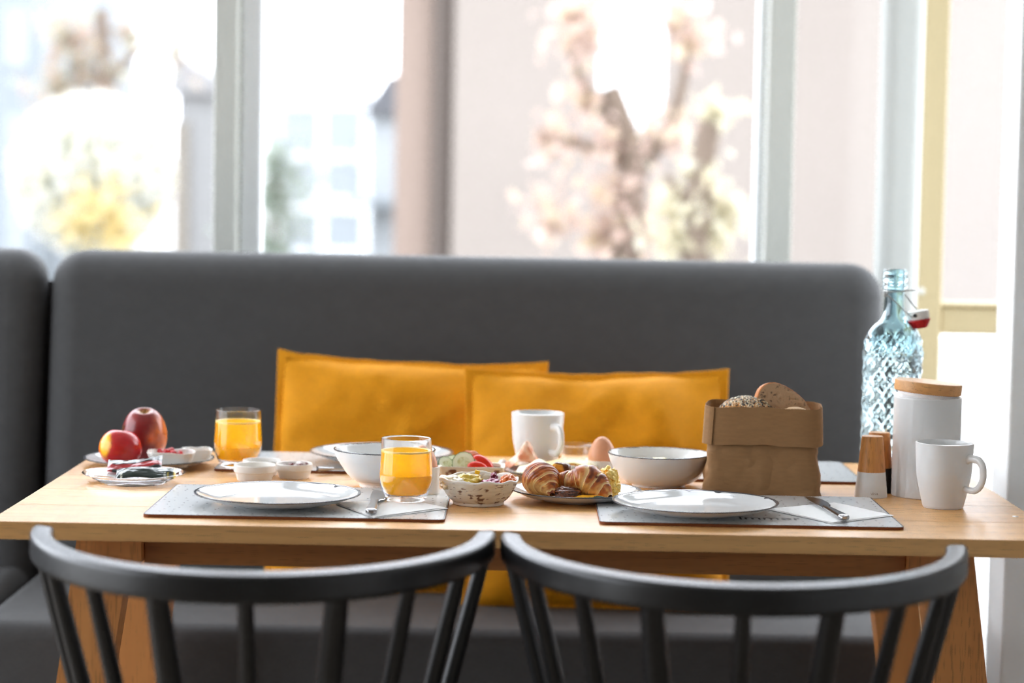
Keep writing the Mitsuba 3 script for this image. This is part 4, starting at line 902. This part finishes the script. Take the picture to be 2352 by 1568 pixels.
def shaker(x, y, base_mat, label, lbl, sc=1.0):
    t = thing('shaker', label, 'shaker')
    f = lambda z: .0276 + (.0177 - .0276) * z / .1035
    part(t, 'base', tf(lathe([(0, .0006), (f(0) - .0015, .0006), (f(0) - .0006, 0), (f(0), .0008), (f(.0428), .0428), (0, .0428)], 72), (x, y, TZ)), base_mat, 30, label=lbl)
    part(t, 'top', tf(lathe([(0, .0429), (f(.0429), .0429), (f(.1025), .1025), (f(.1035) - .0008, .1035), (f(.1035) - .003, .1035), (.012, .1032), (0, .1031)], 72), (x, y, TZ)), 'm_bamboo', 30, label='bamboo top')
    return t
s1 = shaker(.6045, 3.78, 'm_ceramic', 'salt shaker with white base and bamboo top lettered VEGA, in front of its dark twin', 'white ceramic base')
tv, tff = vf(meshkit.text_mesh('VEGA', .0036, .0003)); tv = tv.copy(); tw = tv[:, 0].max(); rr = .0276 - .0957 * (.0062 + tv[:, 1]) + .00005 + tv[:, 2]
aa = -math.pi / 2 + math.radians(3) + (tv[:, 0] - tw / 2) / .0268
part(s1, 'lettering', (np.stack([.6045 + rr * np.cos(aa), 3.78 + rr * np.sin(aa), TZ + .0062 + tv[:, 1]], 1), tff), 'm_brown_print', False, label='small brown word VEGA')
shaker(.6265, 3.842, 'm_black_ceramic', 'pepper shaker with black base and bamboo top behind the white based shaker', 'black ceramic base')
# swing-top bottle
QX, QY = .677, 4.03
bt = thing('water_bottle', 'embossed pale blue glass swing-top bottle of water behind the canister', 'bottle')
bprof = curve([(.046, 0), (.0492, .003), (.0498, .012), (.0498, .225), (.0492, .245), (.044, .265), (.036, .277), (.027, .285), (.0215, .293), (.0192, .305), (.0185, .32), (.0182, .343)], 150)
nk = curve([(.0182, .343), (.0215, .3445), (.0222, .348), (.0215, .3515), (.0205, .354), (.0218, .358), (.0222, .362), (.0214, .367), (.0205, .369), (.0216, .373), (.0214, .377), (.0195, .3785)], 50)
bprof = np.vstack([bprof, nk[1:]])
n = 220; a = np.arange(n) * 2 * math.pi / n
def sq(a, e): return (np.abs(np.cos(a)) ** e + np.abs(np.sin(a)) ** e) ** (-1 / e)
zz = bprof[:, 1]
ee = np.interp(zz, [0, .2, .26, .285, .4], [4.2, 4.2, 3.4, 2.0, 2.0])
shape = np.stack([sq(a + .35, e) * np.interp(e, [2, 4.2], [1, .97]) for e in ee])
u = a[None] * 8 / (2 * math.pi) * 2; w_ = zz[:, None] / .028
d1, d2 = np.abs(((u + w_) % 2) - 1), np.abs(((u - w_) % 2) - 1)
facet = np.minimum(d1, d2); emb = np.where((zz[:, None] > .012) & (zz[:, None] < .268), .0040 * (facet * 1.4 - .35) + .0012 * np.sin(u * 9.42) * np.sin(w_ * 9.4), 0) * sst(.01, .03, zz)[:, None] * (1 - sst(.25, .27, zz))[:, None]
rO = bprof[:, 0:1] * shape + emb
PO = np.stack([rO * np.cos(a), rO * np.sin(a), np.repeat(zz[:, None], n, 1)], -1)
PO = np.concatenate([np.stack([1e-4 * np.cos(a), 1e-4 * np.sin(a), a * 0 + .006], -1)[None], np.stack([.03 * np.cos(a), .03 * np.sin(a), a * 0 + .004], -1)[None], PO])
zi = zz[3:]; rI = np.minimum(bprof[3:, 0:1] * shape[3:] - .0042, 9); keep = zi < .3775
rI = np.minimum.accumulate(np.where(zi[:, None] > .343, np.minimum(rI, .0142), rI)[::-1], 0)[::-1] if False else np.where(zi[:, None] > .335, .0142, rI)
rI = rI[keep]; zi = zi[keep]
lip = np.stack([.0165 * np.cos(a), .0165 * np.sin(a), a * 0 + .3785], -1)[None]
WL = .222
PI_ = np.stack([rI * np.cos(a), rI * np.sin(a), np.repeat(np.maximum(zi, .01)[:, None], n, 1)], -1)
top_in = PI_[zi >= WL]; low_in = PI_[zi <= WL + .001]
vg, fg = grid(np.concatenate([PO, lip, top_in[::-1]]))
def solid_top(Pw, ztop):
    c0 = np.stack([1e-4 * np.cos(a), 1e-4 * np.sin(a), a * 0 + Pw[0, 0, 2]], -1)[None]; return c0
pb = (QX, QY, TZ)
# glass outside and dry inner wall are one surface; the water fills the lower part
part(bt, 'glass', tf((vg, fg), pb), 'm_bottle', 30)
bottom = np.stack([1e-4 * np.cos(a), 1e-4 * np.sin(a), a * 0 + low_in[0, 0, 2]], -1)[None]
part(bt, 'water', tf(grid(np.concatenate([bottom, low_in])), pb), 'm_bottle_water', 30, label='clear water')
lt = low_in[-1]; top_s = np.stack([np.stack([lt[:, 0] * k_, lt[:, 1] * k_, lt[:, 2]], 1) for k_ in (1, .98, .5, 1e-3)])
scene['m_water_top'] = {'type': 'dielectric', 'int_ior': 1.33, 'ext_ior': 1.0}
part(bt, 'water_surface', tf(grid(top_s), pb), 'm_water_top', 30)
mat('m_wire', S(190, 188, 184), .25, .5, metallic=1.0)
nz_ = .335
bq = lambda *p: np.array(pb) + np.array(p)
ringp = [bq(.0196 * math.cos(t_), .0196 * math.sin(t_), nz_ + .004) for t_ in np.linspace(0, 2 * math.pi, 40)]
wire = part(bt, 'wire_bail', join(tube(np.array(ringp), .0011, 8),
     tube(curve([bq(-.015, -.0165, nz_ + .022), bq(-.017, -.019, nz_ + .008), bq(-.017, -.021, nz_ - .004), bq(-.020, -.021, nz_ - .006), bq(-.0215, -.021, nz_ + .001), bq(-.017, -.022, nz_ - .002), bq(.012, -.024, nz_ - .028), bq(.034, -.02, nz_ - .047)], 60), .0011, 8),
     tube(curve([bq(-.017, -.019, nz_ + .003), bq(.0, -.021, nz_ + .004), bq(.02, -.02, nz_ + .006), bq(.034, -.018, nz_ + .0065)], 20), .0011, 8),
     tube(curve([bq(.02, .019, nz_ - .0), bq(.034, .017, nz_ - .018), bq(.049, .012, nz_ - .036)], 20), .0011, 8)), 'm_wire', 50, label='steel wire bail')
Rst = rot('y', -9); sc_ = bq(.0435, -.008, nz_ - .045)
stp = part(bt, 'stopper', tf(lathe([(0, -.001), (.017, -.001), (.0188, .001), (.0192, .012), (.0188, .0145), (.016, .0155), (0, .0155)], 48), sc_, Rst), mat('m_stopper', S(226, 222, 216), .3, .4), 40, label='white porcelain stopper')
part(stp, 'gasket', tf(lathe([(0, -.0165), (.0115, -.0165), (.0135, -.015), (.0202, -.003), (.0195, -.001), (0, -.001)], 48), sc_, Rst), 'm_red_rubber', 40, label='red rubber gasket')
part(stp, 'pin_hole', tf(lathe([(0, 0), (.0034, 0), (.0034, .001), (0, .001)], 20), sc_ + Rst @ np.array([-.009, -.0172, .008]), rot('z', -27) @ rot('x', 90)), 'm_black_ceramic', 30)

# ---------------------------------------------------------------- napkins and cutlery
def napkin(quad, z, seed, label, lift=.0035):
    Q = np.array([on(x, y, z)[:2] for x, y in quad])   # a front-left, b front, c right, d back
    t = thing('napkin', label, 'napkin')
    lay = []
    for k_, dz_ in ((0, 0.0), (1, .0011)):
        n = 40; u, v = np.meshgrid(np.linspace(0, 1, n), np.linspace(0, 1, n), indexing='ij')
        Q2 = Q + (np.array([[.003, .002], [.0, .003], [-.006, .001], [0, -.004]]) if k_ else 0)
        xy = (1 - u)[..., None] * ((1 - v)[..., None] * Q2[0] + v[..., None] * Q2[3]) + u[..., None] * ((1 - v)[..., None] * Q2[1] + v[..., None] * Q2[2])
        w = (meshkit.fbm(np.stack([xy[..., 0] * 22, xy[..., 1] * 22, u * 0 + seed], -1), 2, seed + k_)) * .0022
        Pt = np.concatenate([xy, (z + dz_ + w * .5 + .0002)[..., None]], -1)
        a_, fa = grid(Pt, False); 
        part(t, 'layer', join((a_, fa), (a_ - [0, 0, .0003], fa[:, ::-1])), 'm_napkin', True)
napkin([(768, 1157), (858, 1190), (1030, 1168), (930, 1146)], MZ + .0006, 3, 'folded white paper napkin under the front juice glass')
napkin([(1762, 1170), (1912, 1203), (2053, 1184), (1915, 1155)], MZ + .0006, 6, 'folded white paper napkin under the knife on the front right placemat')
def knife(tip, end, z, label, flip=1):
    a_, b_ = on(*end, z)[:2], on(*tip, z)[:2]; d = b_ - a_; L = np.linalg.norm(d); ang = math.degrees(math.atan2(d[1], d[0])); s = L / .2
    t = thing('knife', label, 'knife'); R = rot('z', ang)
    # local x from handle end to tip
    blade = np.array([(.098, -.005), (.112, -.0065), (.12, -.0115), (.145, -.0135), (.17, -.0125), (.19, -.006), (.2, .0035), (.196, .006), (.15, .0075), (.098, .0055)]) * [s, s * flip]
    part(t, 'blade', tf(extrude(Polygon(blade), .0018), (a_[0], a_[1], z + .0028), R), 'm_steel', 30)
    x = np.linspace(0, .102, 30) * s; hw = np.interp(x / s, [0, .003, .02, .07, .102], [.004, .0085, .0085, .0062, .0052]) * 1.0
    th = np.linspace(0, 2 * math.pi, 24, endpoint=False); hz = np.interp(x / s, [0, .004, .03, .102], [.002, .0046, .004, .0022])
    P = np.stack([np.repeat(x[:, None], 24, 1), hw[:, None] * np.sign(np.cos(th)) * np.abs(np.cos(th)) ** .6, hz[:, None] * np.sign(np.sin(th)) * np.abs(np.sin(th)) ** .6 + .0048], -1)
    P = np.concatenate([P[:1].mean(1, keepdims=True).repeat(24, 1), P, P[-1:].mean(1, keepdims=True).repeat(24, 1)])
    part(t, 'handle', tf(grid(P), (a_[0], a_[1], z), R), 'm_steel', 40)
knife((868, 1131), (852, 1182), MZ + .004, 'steel table knife on the napkin between the front left plate and the juice glass', 1)
knife((1856, 1146), (1940, 1196), MZ + .004, 'steel table knife lying diagonally on the front right napkin', 1)
knife((800, 1081), (728, 1083), MZ + .0003, 'steel knife on the back left placemat beside the deep bowl', 1)
one('water_drop', tf(m3.Manifold.sphere(1, 24).trim_by_plane([0, 0, 1], 0).scale([.005, .007, .0014]), np.r_[on(2332, 1186, TZ)[:2], TZ]), mat('m_drop', S(240, 232, 222), .05, .5), 'tiny glinting drop near the right edge of the tabletop', 'drop')
